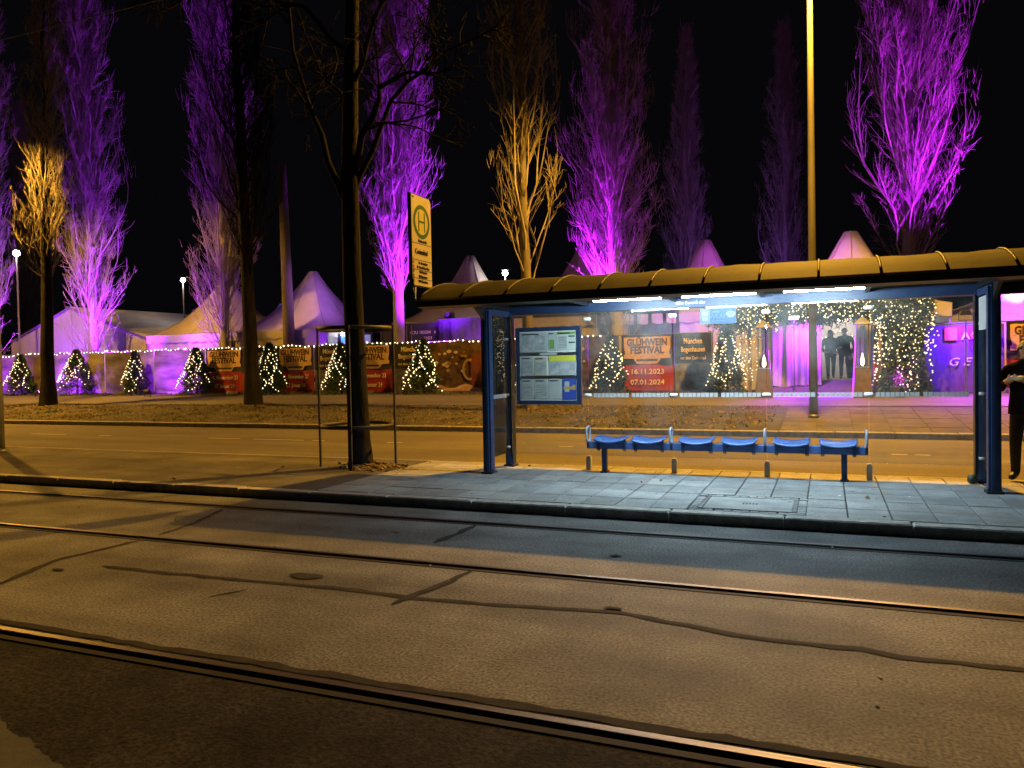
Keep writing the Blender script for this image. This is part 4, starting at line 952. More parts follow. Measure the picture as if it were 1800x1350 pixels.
lo = bpy.data.objects.new('blue_led', ld); COL.objects.link(lo); lo.location = (-28.6, 34.6, 3.9); lo.rotation_euler = (R(120), 0, R(18)); 

def gable(x0, x1, y0, y1, ze, za, label, xa=None):
    root = thing('gable_tent', label, 'tent', ((x0+x1)/2, y0, .62)); xa = xa or (x0+x1)/2
    def surf(nm, pts, m, nu=14, nv=10, wob=.03):
        a, b, c, d = [Vector(p) for p in pts]; n = (b-a).cross(d-a).normalized(); mb = MB(); vs = []
        for i in range(nu+1):
            for j in range(nv+1):
                u, v = i/nu, j/nv; p = a*(1-u)*(1-v)+b*u*(1-v)+c*u*v+d*(1-u)*v
                vs.append(p+n*wob*(math.sin(9*u+3*v)*math.sin(math.pi*v)+.5*math.sin(21*u+1)))
        return mb.add(vs, [(i*(nv+1)+j, (i+1)*(nv+1)+j, (i+1)*(nv+1)+j+1, i*(nv+1)+j+1) for i in range(nu) for j in range(nv)]).build(nm, m, root, True)
    surf('wall', [(x0, y0, .6), (x1, y0, .6), (x1, y0, ze), (x0, y0, ze)], M_TENTW)
    MB().prism([(x0, y0-.01, ze), (x1, y0-.01, ze), (xa, y0-.01, za)], (0, .02, 0)).build('gable_panel', M_TENTW, root)
    surf('roof', [(x0-.1, y0-.15, ze), (xa, y0-.15, za), (xa, y1, za), (x0-.1, y1, ze)], M_TENT, wob=.05)
    surf('roof', [(xa, y0-.15, za), (x1+.1, y0-.15, ze), (x1+.1, y1, ze), (xa, y1, za)], M_TENT, wob=.05)
    surf('wall', [(x1, y0, .6), (x1, y1, .6), (x1, y1, ze), (x1, y0, ze)], M_TENTW); surf('wall', [(x0, y1, .6), (x0, y0, .6), (x0, y0, ze), (x0, y1, ze)], M_TENTW)
    MB().tube([(xa, y0-.03, .7), (xa, y0-.03, za)], .012, 4).build('seam', M_SEAM, root)
    MB().tube([(x0, y0-.16, ze), (xa, y0-.16, za), (x1, y0-.16, ze)], .03, 6).build('frame_edge', M_GALV, root)
    return root
gable(-44.7, -34.0, 31, 46, 3.55, 5.44, 'wide white gable tent washed violet at the left', -39.6)
gable(3.55, 13.0, 30.2, 44, 3.1, 5.2, 'white gable tent washed violet right of the entrance arch', 9.5)
# ------------------------------------------------------------------ containers behind the fence
def container(x0, x1, y0, y1, z1, label, corr=True):
    root = thing('shipping_container', label, 'container', ((x0+x1)/2, y0, .62))
    n = int((x1-x0)/.14); vs = []
    for i in range(n+1):
        d = (0, 0, .035, .035)[i % 4] if corr else 0; vs += [(x0+(x1-x0)*i/n, y0+d, .75), (x0+(x1-x0)*i/n, y0+d, z1-.12)]
    MB().add(vs, [(2*i, 2*i+2, 2*i+3, 2*i+1) for i in range(n)]).build('front_wall', M_CONT, root)
    MB().box(x0, x1, y0+.05, y1, .75, z1-.01).build('body', M_CONT, root)
    MB().box(x0, x1, y0-.01, y0+.06, z1-.12, z1).box(x0, x1, y0-.01, y0+.06, .62, .75).build('rail', M_CONT, root)
    for x in (x0, x1): MB().box(x-.05, x+.05, y0-.014, y0+.07, .62, z1+.01).build('corner_post', M_CONT, root)
    return root
c1 = container(-18.3, -15.5, 29.5, 31.5, 3.58, 'dark container with white code lettering behind the fence', False)
text('c1', M_WHITEP, c1, (-16.2, 29.48, 3.18), .19, name='code_lettering'); text('c2', M_WHITEP, c1, (-15.95, 29.48, 2.92), .19, name='code_lettering')
for x in (-17.0, -16.75): MB().tube([(x, 29.47, .7), (x, 29.47, 3.5)], .02, 6).build('lock_bar', M_STEEL, c1)
container(-15.35, -5.2, 29.45, 31.4, 3.72, 'dark corrugated container behind the shelter side')
tag(MB().box(-15.2, -14.85, 29.6, 29.9, 3.75, 4.0).tube([(-15.02, 29.58, 3.9), (-15.02, 29.5, 3.9)], .11, 10).build('loudspeaker', M_DARK, None, False, (-15.02, 29.7, 3.74)), 'small black floodlight case on top of the corrugated container', 'light case')
# stall with blue glow between tent and container
stl = thing('lit_stall', 'small blue and white lit stall corner glimpsed behind the tree cage', 'stall', (-20, 30, .62))
MB().box(-20.75, -20.62, 29.95, 30.0, 2.4, 3.25).build('blue_panel', emit('blue_panel', (.05, .35, 1.0), .9), stl)
MB().box(-20.6, -20.32, 30.0, 30.04, 2.3, 3.2).build('white_panel', emit('pale_panel', (.35, .55, 1.0), .45), stl)
MB().box(-19.62, -19.22, 30.0, 30.05, 2.55, 3.2).build('white_panel', emit('pale_panel2', (.45, .55, .75), .28), stl)
MB().ball((-20.64, 29.9, 3.28), .085, 8, 5).build('lamp', M_WBULB, stl, True)
MB().box(-21.0, -19.1, 30.06, 31, .62, 3.3).build('stall_body', M_CONT, stl)

# ------------------------------------------------------------------ banner fence
FY, FZ0, FZ1 = 27.42, .68, 2.68
def fence(x0, x1, label, FY=27.42):
    root = thing('site_fence', label, 'fence', ((x0+x1)/2, FY, .62)); n = max(1, round((x1-x0)/3.4)); st_ = (x1-x0)/n
    for i in range(n+1):
        x = x0+i*st_; MB().tube([(x, FY+.03, .62), (x, FY+.03, 2.72)], .022, 8).build('post', M_GALV, root)
        MB().bbox(x-.35, x+.35, FY-.12, FY+.16, .615, .74, .02).build('foot_block', mat('foot_concrete', (.16, .155, .15), (.24, .23, .22), 6, .85), root)
    for z in (.72, 2.70): MB().tube([(x0, FY+.03, z), (x1, FY+.03, z)], .018, 6).build('rail', M_GALV, root)
fence(-46, -3.65, 'steel site fence hung with banners along the festival')
fence(1.32, 8.1, 'short steel site fence right of the entrance arch', 26.25)
def wavy(x0, x1, z0, z1, y, m, parent, nm='cloth', seed=0, amp=.02):
    nu, nv = 16, 8; vs = []
    for i in range(nu+1):
        for j in range(nv+1):
            u, v = i/nu, j/nv; vs.append((x0+(x1-x0)*u, y+amp*(math.sin(7*u+seed+2*v)+.6*math.sin(15*u+3*seed-4*v)), z0+(z1-z0)*v))
    f = [(i*(nv+1)+j, (i+1)*(nv+1)+j, (i+1)*(nv+1)+j+1, i*(nv+1)+j+1) for i in range(nu) for j in range(nv)]
    return MB().add(vs, f).build(nm, m, parent, True)
def board(x0, x1, z0, z1, y, parent):                       # ragged wooden sign shape behind the title
    rg = random.Random(7); pts = []
    w, h = x1-x0, z1-z0
    for i in range(13): u = i/12; pts.append((x0+w*u, y, z1-h*.03*rg.random()))
    prof = [(1, .62), (.97, .36), (1.0, .33), (1.0, .2), (.80, .19), (.72, .0)]
    pts += [(x0+w*u, y, z0+h*v) for u, v in prof]+[(x0+w*(1-u), y, z0+h*v) for u, v in prof[::-1]]
    return MB().prism(pts, (0, .003, 0)).build('title_board', M_BTAN, parent)
def fest_banner(x0, x1, label, dates=('d1', 'd2'), z0=FZ0, z1=FZ1, y=None):
    y = y or FY-.05; root = thing('festival_banner', label, 'banner', ((x0+x1)/2, y, z0), 'festival banners on the fence'); w = x1-x0; zm = z0+(z1-z0)*.47
    wavy(x0+.01, x1-.01, zm, z1, y, M_BBLACK, root, 'upper_cloth', x0); wavy(x0+.01, x1-.01, z0, zm-.004, y, M_BRED, root, 'red_cloth', x0)
    yp = y-.035; xc = (x0+x1)/2
    board(x0+w*.06, x1-w*.06, zm+.03, z1-.06, yp, root)
    text('gluh', M_BBROWN, root, (xc, yp-.006, z1-.27), .34, sx=w*.88/(.34*6.0)); text('fest', M_BBROWN, root, (xc, yp-.006, z1-.55), .36, sx=w*.88/(.36*5.6))
    MB().box(xc-w*.2, xc+w*.2, yp-.006, yp-.001, zm+.12, zm+.2).build('small_print', M_BBROWN, root)
    s = w*.86/(.26*(8.6 if dates[0] == 'd1' else 5.9))
    text(dates[0], M_BCREAM, root, (xc, yp, zm-.26), .26, sx=min(s, 1.15)); text(dates[1], M_BCREAM, root, (xc, yp, zm-.64), .26, sx=min(s, 1.15))
    return root
def town_banner(x0, x1, label):
    y = FY-.05; root = thing('town_banner', label, 'banner', ((x0+x1)/2, y, FZ0), 'festival banners on the fence'); w = x1-x0; zm = FZ0+.95; xc = (x0+x1)/2; yp = y-.035
    wavy(x0+.01, x1-.01, zm, FZ1, y, M_BBLACK, root, 'upper_cloth', x0); wavy(x0+.01, x1-.01, FZ0, zm-.004, y, M_BGREY, root, 'photo_cloth', x0)
    text('muc', M_BCREAM, root, (xc, yp, FZ1-.27), .28, sx=w*.62/(.28*4.6)); text('bog', M_BCREAM, root, (xc, yp, FZ1-.56), .27, sx=w*.84/(.27*6.9)); text('cosi', M_BCREAM, root, (xc, yp, FZ1-.86), .17, sx=w*.84/(.17*10.2))
    return root
def photo_banner(x0, x1, label, m, seed):
    y = FY-.05; root = thing('photo_banner', label, 'banner', ((x0+x1)/2, y, FZ0), 'festival banners on the fence')
    wavy(x0+.01, x1-.01, FZ0, FZ1, y, m, root, 'cloth', seed); rg = random.Random(seed); yp = y-.035
    return root
def mug_banner(x0, x1, label, flip=1, mx=None):
    y = FY-.05; root = thing('mug_banner', label, 'banner', ((x0+x1)/2, y, FZ0), 'festival banners on the fence'); yp = y-.035; rg = random.Random(2); w = x1-x0
    wavy(x0+.01, x1-.01, FZ0, FZ1, y, M_BBOKEH, root, 'cloth', 3)
    for i in range(26):
        cx, cz, r = x0+w*rg.uniform(.05, .5 if flip > 0 else .95), rg.uniform(1.3, 2.3), rg.uniform(.04, .11)
        MB().prism([(cx+r*math.cos(a)*rg.uniform(.8, 1.2), yp-.0005*i, cz+r*.7*math.sin(a)) for a in [2*math.pi*k/9 for k in range(9)]], (0, .0004, 0)).build('light_blob', M_BCONE if i % 3 else mat('print_tan', (.25, .15, .07), rough=.6), root)
    mx = mx or x0+w*.78; hw = .42
    MB().prism([(mx-hw, yp-.016, 1.0), (mx-hw*.9, yp-.016, .9), (mx+hw*.9, yp-.016, .9), (mx+hw, yp-.016, 1.0), (mx+hw, yp-.016, 2.2), (mx-hw, yp-.016, 2.2)], (0, .002, 0)).build('mug_print', M_BMUG, root)
    pts = [(mx-hw-.05+.27*math.cos(a), 1.55+.38*math.sin(a)) for a in [R(70+220*i/14) for i in range(15)]]
    mb = MB(); vs = []
    for i, (a, b) in enumerate(pts):
        t = Vector((pts[min(i+1, 14)][0]-pts[max(i-1, 0)][0], 0, pts[min(i+1, 14)][1]-pts[max(i-1, 0)][1])).normalized(); nn = Vector((-t.z, 0, t.x))*.05
        vs += [Vector((a, yp-.017, b))+nn, Vector((a, yp-.017, b))-nn]
    mb.add(vs, [(2*i, 2*i+1, 2*i+3, 2*i+2) for i in range(14)]).build('mug_handle_print', mat('print_tan2', (.33, .22, .12), rough=.5), root)
    n = 12; MB().prism([(x0+.02, yp-.018, FZ0+.02), (x1-.02, yp-.018, FZ0+.02)]+[(x1-.02-(w-.04)*i/n, yp-.018, FZ0+.22+.09*math.sin(i*1.3)) for i in range(n+1)], (0, .002, 0)).build('cloth_print', mat('print_candy', (.35, .12, .07), (.62, .5, .42), 3, .5, stretch=(1, 1, 3)), root)
    return root
photo_banner(-45.8, -41.6, 'winter photo banner at the extreme left end of the fence', M_BWINT, 1)
photo_banner(-41.55, -37.0, 'violet tinted winter photo banner behind the leftmost christmas tree', M_BWINT2, 2)
photo_banner(-36.95, -32.8, 'violet tinted winter photo banner behind the round christmas tree', M_BWINT, 3)
photo_banner(-32.75, -29.6, 'winter photo banner behind the slim third christmas tree', M_BWINT, 5)
photo_banner(-29.55, -26.4, 'dusky photo banner just left of the first festival title', M_BWINT2, 6)
fest_banner(-26.38, -24.2, 'festival title banner with red dates, farthest left of its kind')
town_banner(-24.18, -22.33, 'black town name banner hidden behind the dark verge tree')
fest_banner(-22.31, -20.37, 'festival title banner with red dates right of the dark verge tree')
town_banner(-20.35, -18.55, 'black town name banner seen left of the caged tree')
fest_banner(-18.5, -16.5, 'festival title banner with red dates right behind the caged tree')
town_banner(-16.48, -14.79, 'black town name banner seen right of the caged tree')
mug_banner(-14.77, -11.5, 'warm brown banner with red mug left of the shelter post', 1, -12.5)
mug_banner(-11.45, -6.95, 'brown photo banner behind the notice case', -1, -10.0)
fest_banner(-6.89, -4.98, 'festival banner with numeric dates seen through the shelter glass', ('n1', 'n2'))
town_banner(-4.96, -3.66, 'black town name banner seen through the shelter glass beside the arch')
VY = 26.2
vb = thing('violet_banner', 'plain banner lit deep violet with pale letters right of the arch', 'banner', (3.8, VY, FZ0))
wavy(2.72, 4.82, FZ0-.05, FZ1-.05, VY, mat('banner_violet', (.10, .035, .26), (.15, .06, .36), 2.2, .6, stretch=(6, 1, 1)), vb, 'cloth', 4, .02)
text('ach', M_WHITEP, vb, (4.08, VY-.05, 2.30), .34); text('gefa', mat('print_pale', (.75, .7, .75), rough=.5), vb, (3.98, VY-.05, 1.53), .34, sx=1.15); text('E', MATS['print_pale'], vb, (4.15, VY-.05, 1.22), .32)
MB().box(3.28, 3.62, VY-.045, VY-.04, 2.18, 2.56).build('orange_print', mat('print_orange', (.5, .2, .08), rough=.5), vb)
fest_banner(1.36, 2.70, 'festival banner glowing pink behind the fir column right of the entrance', y=VY)
fest_banner(4.86, 6.6, 'festival title banner at the far right beside the person', y=VY)

# ------------------------------------------------------------------ fairy lights and christmas trees
def bulbs_obj(pts, parent, r=.033, m=None):
    mb = MB()
    for p in pts: mb.octa(p, r*random.uniform(.75, 1.25))
    o = mb.build('bulbs', m or M_BULB, parent, True); o['kind'] = 'stuff'; return o
def string(label, paths, step, r=.033, loc=None, group=None, cat='fairy lights', jit=.03, m=None):
    allp = [Vector(p) for path_ in paths for p in path_]
    root = thing('fairy_lights', label, cat, loc or tuple(allp[0]), group); pts = []; mb = MB()
    for path_ in paths:
        P = [Vector(p) for p in path_]; mb.tube(P, .006, 3, cap=False); acc = random.random()*step
        for a, b in zip(P[:-1], P[1:]):
            L = (b-a).length; t = acc
            while t < L: pts.append(a.lerp(b, t/L)+Vector((random.uniform(-jit, jit), random.uniform(-jit, jit), random.uniform(-jit, jit)))); t += step*random.uniform(.8, 1.25)
            acc = t-L
    mb.build('cable', M_CABLE, root); bulbs_obj(pts, root, r, m or (M_BULB2 if r < .03 else M_BULB))
    return root
rg = random.Random(12); path_ = []; x = -45.5
while x < -7.6:
    n = 7; L = rg.uniform(1.3, 2.3); s = rg.uniform(.02, .13)
    for i in range(n): u = i/n; path_.append((x+L*u, FY-.08, 2.74+rg.uniform(-.02, .02)-s*4*u*(1-u)))
    x += L
string('long warm string of lights along the top of the banner fence', [path_], .21, .034, (-26, FY-.08, 2.7))
def fir_mesh(h, rad, seed, n=5200, skew=0):
    g = np.random.default_rng(seed); t = g.random(n)**.75; z = h*(.04+.96*t); lay = .82+.18*np.sin(z*11+g.normal(0, .4, n)); a = g.uniform(0, 6.283, n)
    R_ = rad*(1-t)**.8*lay*(1+.12*np.sin(a*3+seed))+.03; q = np.sqrt(g.uniform(.08, 1, n)); p = np.stack([np.cos(a)*R_*q, np.sin(a)*R_*q, z-.22*q*R_], -1)
    d = nrm(np.stack([np.cos(a), np.sin(a), g.normal(.15, .35, n)], -1)+g.normal(0, .35, (n, 3))); s = nrm(np.cross(d, g.normal(0, 1, (n, 3)))); L = g.uniform(.06, .15, n)[:, None]
    return np.stack([p-s*.022, p+s*.022, p+d*L], 1)
def fir(x, y, h, rad, label, slabel, seed, strings=6, group='christmas trees in front of the fence', gz=.62, n=7500, step=.15, r=.029, side=0):
    root = thing('christmas_tree', label, 'christmas tree', (x, y, gz), group)
    MB().tube([(x, y, gz), (x, y, gz+h*.98)], [.045, .008], 6).build('trunk', M_BARK, root)
    V = fir_mesh(h, rad, seed, n); o = link('crown', np_mesh('crown', V, np.arange(len(V)*3).reshape(-1, 3), M_NEEDLE), root)
    mb = MB(); rg = random.Random(seed)                         # bare leader shoots
    for i in range(5): a = rg.uniform(0, 6.28); mb.tube([(x, y, gz+h*.93), (x+.12*math.cos(a), y+.12*math.sin(a), gz+h*1.02+rg.random()*.12)], [.008, .003], 3)
    mb.build('top_shoots', M_NEEDLE, root)
    paths = []
    for k in range(strings):
        a0 = R(-90)+(k/(max(1, strings-1))-.5)*R(165)+rg.uniform(-.2, .2)+side; pts = []
        zt = rg.uniform(.80, 1.0) if k % 2 else rg.uniform(.55, .98); zb = rg.uniform(.08, .38)
        for i in range(9):
            t = zt+(zb-zt)*i/8; rr = rad*(1-t)**.8*1.06+.05; a = a0+.30*math.sin(i*.9+k*1.7)+.1*math.sin(i*2.3+k)
            pts.append((x+rr*math.cos(a), y+rr*math.sin(a), gz+h*t-.04+.03*math.sin(i*2+k)))
        paths.append(pts)
    string(slabel, paths, step, r, (x, y-.1, gz+h), 'light strings on the christmas trees')
    return root
XT = [(-37.9, 2.05, .80, 'leftmost', 8), (-33.9, 2.2, .95, 'round second', 10), (-30.05, 2.05, .62, 'slim third', 8), (-26.3, 2.1, .82, 'fourth', 9), (-22.2, 2.2, .78, 'fifth', 9), (-18.55, 2.1, .76, 'sixth', 9), (-14.7, 2.15, .80, 'seventh', 8), (-11.25, 2.0, .66, 'eighth', 7), (-7.1, 2.05, .70, 'ninth', 9)]
WH = ['at the left edge', 'left of the first violet poplar base', 'in front of a pale photo banner', 'just left of the first festival title', 'right of the dark verge tree', 'left of the caged tree', 'left of the brown mug banner', 'behind the shelter side glass', 'seen through the shelter glass']
for i, (x, h, r_, nm, s) in enumerate(XT):
    fir(x, 26.72, h, r_*1.12, '%s small christmas tree from the left, %s' % (nm, WH[i]), 'warm light strings on the %s christmas tree, %s' % (nm, WH[i]), 40+i, s)

# ------------------------------------------------------------------ entrance: arch, heaters, led frame, ramp, people
fir(-2.95, 25.6, 2.35, .68, 'dense lit christmas tree forming the left side of the entrance arch', 'dense warm light strings on the tree left of the entrance', 60, 11, 'firs at the entrance', .6, 7000, .13, .026)
ar = thing('entrance_arch', 'fir garland arch over the festival entrance', 'arch', (-.3, 25.5, .6))
for x in (-2.25, 1.5): MB().box(x-.05, x+.05, 25.52, 25.62, .6, 3.25).build('arch_post', M_POLE, ar)
MB().box(-3.5, 2.9, 25.52, 25.62, 3.1, 3.2).build('arch_beam', M_POLE, ar)
g = np.random.default_rng(70)
def foliage(n, fx, seed, L=(.09, .2)):
    g = np.random.default_rng(seed); p = fx(g, n); n = len(p); d = nrm(g.normal(0, 1, (n, 3))+np.array([0, -.3, -.4])); s = nrm(np.cross(d, g.normal(0, 1, (n, 3)))); l = g.uniform(*L, n)[:, None]
    return np.stack([p-s*.024, p+s*.024, p+d*l], 1)
def f_beam(g, n):
    x = g.uniform(-3.6, 2.9, n); zc = 3.22+.08*np.sin(x*3); hh = .34+.10*np.sin(x*2.3+1)+.10*(x < -.9); return np.stack([x, 25.5+g.normal(0, .16, n), zc+g.normal(0, .5, n)*hh], -1)
def f_col(g, n):
    t = g.random(n); z = .65+2.7*t; c = 2.15; w_ = .75-.28*np.sin(t*3.1); return np.stack([c+g.uniform(-1, 1, n)*w_, 25.55+g.normal(0, .22, n), z], -1)
for nm, fx, n in (('garland', f_beam, 22000), ('fir_column', f_col, 19000)):
    V = foliage(n, fx, 71+n % 7)-np.array([-.3, 25.5, .6]); link(nm, np_mesh(nm, V, np.arange(len(V)*3).reshape(-1, 3), M_NEEDLE), ar)
rg = random.Random(33)
def drape(xs, ztop, zlen, y=25.25):
    ps = []
    for x in xs:
        z0 = ztop+rg.uniform(-.2, .15); L = zlen*rg.uniform(.6, 1.2); ps.append([(x+.06*math.sin(i*1.7+x*9), y+rg.uniform(-.08, .08), z0-L*i/6) for i in range(7)])
    return ps
string('thick mass of warm lights along the top of the entrance arch', drape([-3.4+6.2*i/44 for i in range(45)], 3.52, .6), .062, .024, (-.3, 25.3, 3.2), jit=.06)
string('warm light curtain on the fir column right of the entrance', drape([1.42+1.5*i/13 for i in range(14)], 3.1, 2.2, 25.2)+[[(1.45-.02*i, 25.2, 2.7-.3*i) for i in range(7)]], .085, .025, (2.1, 25.2, 3), jit=.07)
string('warm light curtain hanging left of the entrance heater', drape([-2.5, -2.35, -2.2, -1.98], 2.9, 2.0, 25.25), .11, .022, (-2.2, 25.2, 2.8), jit=.05)
def heater(x, label):
    y = 24.95; z0 = tz(y)-.01; root = thing('patio_heater', label, 'patio heater', (x, y, z0), 'pyramid flame heaters at the entrance')
    MB().frustum(x, y, z0, 1.42, .27, .27, .19, .19).build('base_cabinet', mat('heater_brown', (.10, .075, .055), (.16, .12, .09), 5, .5), root)
    MB().frustum(x, y, 1.42, 1.45, .2, .2, .2, .2).build('burner_plate', M_STEEL, root)
    for sx in (-1, 1):
        for sy in (-1, 1): MB().bbox(x+sx*.17-.012, x+sx*.17+.012, y+sy*.17-.012, y+sy*.17+.012, 1.45, 2.7, .003).build('corner_bar', M_GALV, root)
    MB().tube([(x, y, 1.46), (x, y, 2.66)], .065, 12, cap=False).build('glass_tube', M_GLASS, root, True)
    fl = MB(); prof = [(.012, 0), (.05, .06), (.055, .13), (.035, .24), (.018, .32), (.002, .38)]
    fl.lathe(prof, 10, (x, y, 1.48)).build('flame', M_FLAME, root, True)
    MB().frustum(x, y, 2.7, 2.76, .22, .22, .2, .2).frustum(x, y, 2.76, 2.92, .2, .2, .03, .03).build('hood', M_GALV, root)
heater(-1.77, 'pyramid flame heater standing left of the tent entrance'); heater(1.0, 'pyramid flame heater standing right of the tent entrance')
lf = thing('led_frame', 'glowing purple light strips framing the entrance floor and sides', 'light strip', (-.4, 24.8, .5))
MB().tube([(-1.54, 24.8, .52), (-1.62, 24.8, 2.0)], .017, 6).build('light_bar', M_PLED, lf); MB().tube([(.72, 24.8, .5), (.84, 24.8, 2.78)], .020, 6).build('light_bar', M_PLED, lf)
MB().tube([(-1.52, 24.8, .555), (.70, 24.8, .535)], .02, 6).build('light_bar', M_PLED, lf)
MB().tube([(-1.52, 25.15, .66), (.70, 25.15, .66)], .014, 6).build('light_bar', M_PLED, lf)
rp = thing('entrance_ramp', 'dark carpeted ramp rising into the entrance tent', 'ramp', (-.3, 26, .5))
MB().add([(-1.75, 24.9, .545), (1.1, 24.9, .545), (1.1, 27.4, .985), (-1.75, 27.4, .985), (-1.75, 24.9, .3), (1.1, 24.9, .3), (1.1, 27.4, .3), (-1.75, 27.4, .3)], [(0, 1, 2, 3), (4, 0, 3, 7), (1, 5, 6, 2), (4, 5, 1, 0)]).build('carpet', mat('carpet_dark', (.05, .045, .05), (.09, .08, .085), 7, .95), rp)
MB().box(-1.9, 3.4, 27.4, 31.6, .3, .985).build('tent_floor', mat('floor_boards', (.10, .08, .06), (.16, .13, .10), 4, .7, stretch=(1, 6, 1)), rp)
def curtain(x0, x1, y, z0, z1, m, parent, nm, f=26, amp=.05):
    K = 48; vs = []
    for i in range(K+1):
        t = i/K; o_ = amp*(math.sin(t*f)+.5*math.sin(t*f*2.3+1)); x = x0+(x1-x0)*t; vs += [(x, y+o_, z0+.03*math.sin(t*9)), (x, y+o_*.5, (z0+z1)/2), (x, y+o_*.2, z1)]
    return MB().add(vs, [(3*i+j, 3*i+3+j, 3*i+4+j, 3*i+1+j) for i in range(K) for j in range(2)]).build(nm, m, parent, True)
curtain(-1.95, -.62, 26.42, .84, 3.3, M_TENTW, ent, 'curtain', 17); curtain(-.62, -.12, 26.5, .84, 3.3, M_TENTW, ent, 'curtain', 13, .07); curtain(.88, 1.5, 26.45, .8, 3.3, M_TENTW, ent, 'curtain', 12)
curtain(-1.9, 3.45, 31.65, .98, 3.3, M_TENT, ent, 'rear_wall', 20)
for sx, x in ((0, -1.88), (1, 3.5)): MB().box(x, x+.02, 26.5, 31.6, .9, 3.3).build('side_wall', M_TENTW, ent)
string('warm lights on the back wall inside the entrance tent', [[(-.4+.2*i, 31.5, 2.6-.12*math.sin(i)) for i in range(9)], [(-.3, 31.45, 2.4), (-.35, 31.45, 1.2)], [(.55, 31.45, 2.3), (.5, 31.45, 1.2)]], .14, .028, (0, 31.5, 2.5))
ctn = thing('bar_counter', 'dark bar counter inside the entrance tent behind the couple', 'counter', (1.4, 30.4, .98))
MB().box(.75, 2.6, 30.1, 30.7, .985, 2.0).build('front', M_CONT, ctn); MB().bbox(.7, 2.65, 30.05, 30.75, 2.0, 2.06, .01).build('top', M_POLE, ctn)
ld = bpy.data.lights.new('tent_lamp', 'POINT'); ld.energy = 170; ld.color = (1, .82, .66); ld.shadow_soft_size = .12
tl = thing('tent_lamp', 'hanging white lamp inside the entrance tent', 'lamp', (.5, 30.2, 3.2))
MB().ball((.5, 30.2, 3.14), .09, 10, 6).build('globe', M_WBULB, tl, True); MB().tube([(.5, 30.2, 3.22), (.5, 30.2, 4.4)], .008, 4).build('cord', M_CABLE, tl)
lo = bpy.data.objects.new('tent_lamp_light', ld); COL.objects.link(lo); lo.parent = tl; lo.location = (0, 0, -.22)
person('p_a', 'person', 'person in a dark hooded coat walking out of the tent, left of the couple', (.15, 28.72, .985), R(3), M_COAT, M_HAIR, 'long')
person('p_b', 'person', 'person in a dark jacket walking out of the tent, right of the couple', (.60, 28.85, .985), R(-6), M_COAT2, M_HAIR, 'short')
pc = person('p_c', 'person', 'person in black with grey cap eating a roll, right edge of the platform', (2.34, 11.40, .112), R(-24), M_COAT2, M_GHAIR, 'cap')
br = fix_normals(MB().ball((0, 0, 0), .05, 10, 6, .75).build('bread_roll', M_BREAD, None, True)); br.location = (2.36-.02+.235, 11.36-.24, 1.44); br.scale = (1.5, 1, 1)
tag(br, 'pale bread roll held by the person at the right edge', 'food')
_r = Matrix.Rotation(R(-24), 3, 'Z') @ Vector((0, -.315, 1.30)); br.location = Vector((2.34, 11.40, .112))+_r; br.rotation_euler = (0, 0, R(-24))

# ------------------------------------------------------------------ purple floods and added fill lights
def flood(x, y, z, aim, energy, col, label, cone=70, soft=.12):
    root = thing('floodlight', label, 'floodlight', (x, y, z), 'purple floodlights')
    d = Vector(aim)-Vector((x, y, z)); q = d.to_track_quat('-Z', 'Y'); m = q.to_matrix()
    def T(mb): mb.v = [tuple(m @ Vector(v)+Vector((x, y, z))) for v in mb.v]; return mb
    T(MB().frustum(0, 0, -.02, .10, .16, .12, .10, .08)).build('housing', M_DARK, root)
    T(MB().box(-.14, .14, -.10, .10, -.028, -.021)).build('lens', M_PLENS, root)
    MB().box(x-.19, x+.19, y-.02, y+.02, z-.22, z-.2).box(x-.19, x-.17, y-.02, y+.02, z-.2, z+.02).box(x+.17, x+.19, y-.02, y+.02, z-.2, z+.02).build('yoke', M_DARK, root)
    if z > 1.5: MB().tube([(x, y, .62), (x, y, z-.22)], .025, 6).build('stand', M_GALV, root)
    ld = bpy.data.lights.new('flood', 'SPOT'); ld.energy = energy; ld.color = col; ld.spot_size = R(cone); ld.spot_blend = 1.0; ld.shadow_soft_size = soft
    lo = bpy.data.objects.new('flood_light', ld); COL.objects.link(lo); lo.parent = root; lo.location = m @ Vector((0, 0, -.06)); lo.rotation_euler = q.to_euler()
VIO, MAG, PUR = (.33, .016, 1.0), (.50, .012, 1.0), (.37, .016, 1.0)
flood(-31.9, 27.8, .9, (-34.9, 28.7, 14), 26000, VIO, 'purple floodlight at the foot of the first full violet poplar', 100)
flood(-40.6, 27.8, .9, (-43.2, 28.7, 13), 18000, PUR, 'purple floodlight at the foot of the poplar at the left edge', 80)
flood(-29.0, 27.8, .9, (-26.5, 28.7, 12), 15000, PUR, 'purple floodlight at the foot of the forked violet poplar', 80)
flood(-13.9, 27.8, 1.0, (-16.9, 28.6, 12), 50000, PUR, 'purple floodlight at the foot of the brightest violet poplar', 70)
flood(-7.95, 27.9, 3.75, (-7.35, 28.8, 14), 17000, MAG, 'purple floodlight shining on a stand beside the magenta poplar', 85)
flood(6.2, 29.6, 3.0, (3.1, 32.5, 12), 34000, MAG, 'purple floodlight right of the poplar by the lamp post', 80)
flood(-35.3, 25.7, .8, (-34.6, 27.4, 1.7), 1900, PUR, 'small purple floodlight on the ground between the second and leftmost christmas trees', 130)
flood(-20.9, 28.2, 1.2, (-20.8, 29.4, 2.8), 500, VIO, 'purple floodlight behind the fence under the large pagoda tent', 90)
flood(-28.6, 27.8, 1.2, (-29.8, 29.4, 2.8), 600, VIO, 'purple floodlight behind the fence under the left pagoda tent', 130)
flood(-39.0, 28.0, 1.2, (-39.6, 31, 3.6), 1500, VIO, 'purple floodlight behind the fence facing the wide gable tent', 130)
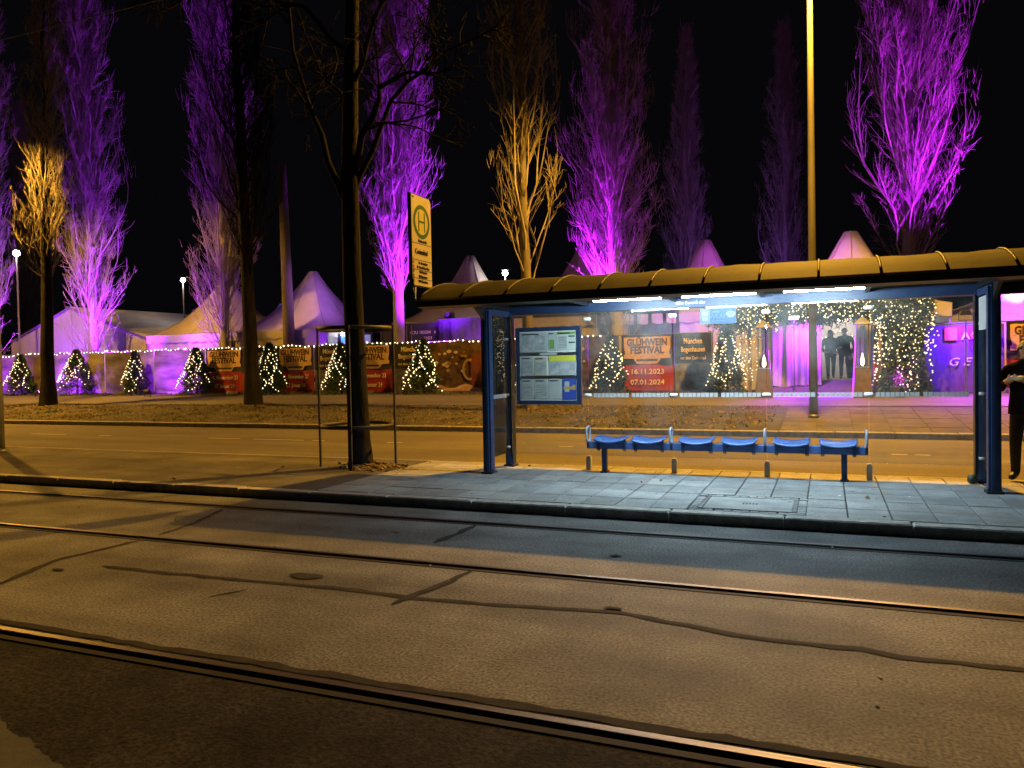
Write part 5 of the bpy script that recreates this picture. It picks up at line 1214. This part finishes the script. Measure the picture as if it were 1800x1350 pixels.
flood(-5.6, 27.9, 1.6, (-5.2, 29.5, 3.3), 420, VIO, 'purple floodlight behind the fence facing the tents behind the shelter', 130)
flood(3.75, 25.55, 2.95, (3.75, 26.2, 1.5), 900, (.26, .003, 1.0), 'purple floodlight over the violet banner', 140)
flood(5.6, 28.6, 2.6, (6.5, 30.2, 3.2), 700, PUR, 'purple floodlight behind the right fence facing the gable tent', 120)
flood(-.3, 25.9, 3.0, (-.6, 26.5, 1.4), 1900, (.52, .02, 1.0), 'purple floodlight under the entrance arch', 150)
flood(1.9, 24.9, .75, (2.2, 25.6, 1.8), 260, (.75, .01, .8), 'purple floodlight on the ground under the fir column', 120)
flood(-28.2, 25.7, .8, (-28.4, 27.4, 1.7), 1300, VIO, 'small purple floodlight on the ground left of the fourth christmas tree', 130)
flood(-39.7, 25.7, .8, (-40.0, 27.4, 1.7), 800, PUR, 'small purple floodlight on the ground left of the leftmost christmas tree', 130)
flood(-4.4, 41.0, .9, (-4.6, 45.5, 9), 5000, (.22, .08, .6), 'added dim blue violet fill light behind the tents', 90)  # fill light added so the far poplars show dimly
flood(-19.3, 29.2, 6.0, (-24.2, 31, 4.8), 1000, (.50, .16, .9), 'added purple fill light on a tall stand aimed at the large pagoda roof', 80)  # added light, hidden behind the platform tree trunk, tints the roof pink
flood(-12.1, 28.2, 1.2, (-15.4, 31, 5.6), 2600, (.62, .10, .75), 'added purple fill light behind the fence aimed at the pagoda roof over the container', 90)  # added light that colours this roof
flood(-1.75, 27.6, 3.6, (-4.6, 31.5, 6.0), 2200, (.62, .10, .75), 'added purple fill light beside the entrance aimed at the neighbouring pagoda roof', 100)  # added to turn this peak pink
flood(-1.7, 25.7, 3.75, (.9, 28.3, 5.6), 1900, (.62, .10, .85), 'added purple fill light above the arch aimed at the entrance pagoda roof', 90)  # added fill from the front, turns the entrance roof pink
flood(-.9, 25.2, 3.0, (-.6, 24.0, .4), 2600, (.46, .012, 1.0), 'added purple fill light under the arch washing the ground before the entrance', 92)  # added fill that strengthens the purple cast of the light strips
flood(4.4, 25.5, 2.9, (3.9, 23.9, .4), 2400, (.5, .012, 1.0), 'added purple fill light right of the arch washing the path', 92)  # added fill spreading purple over the path
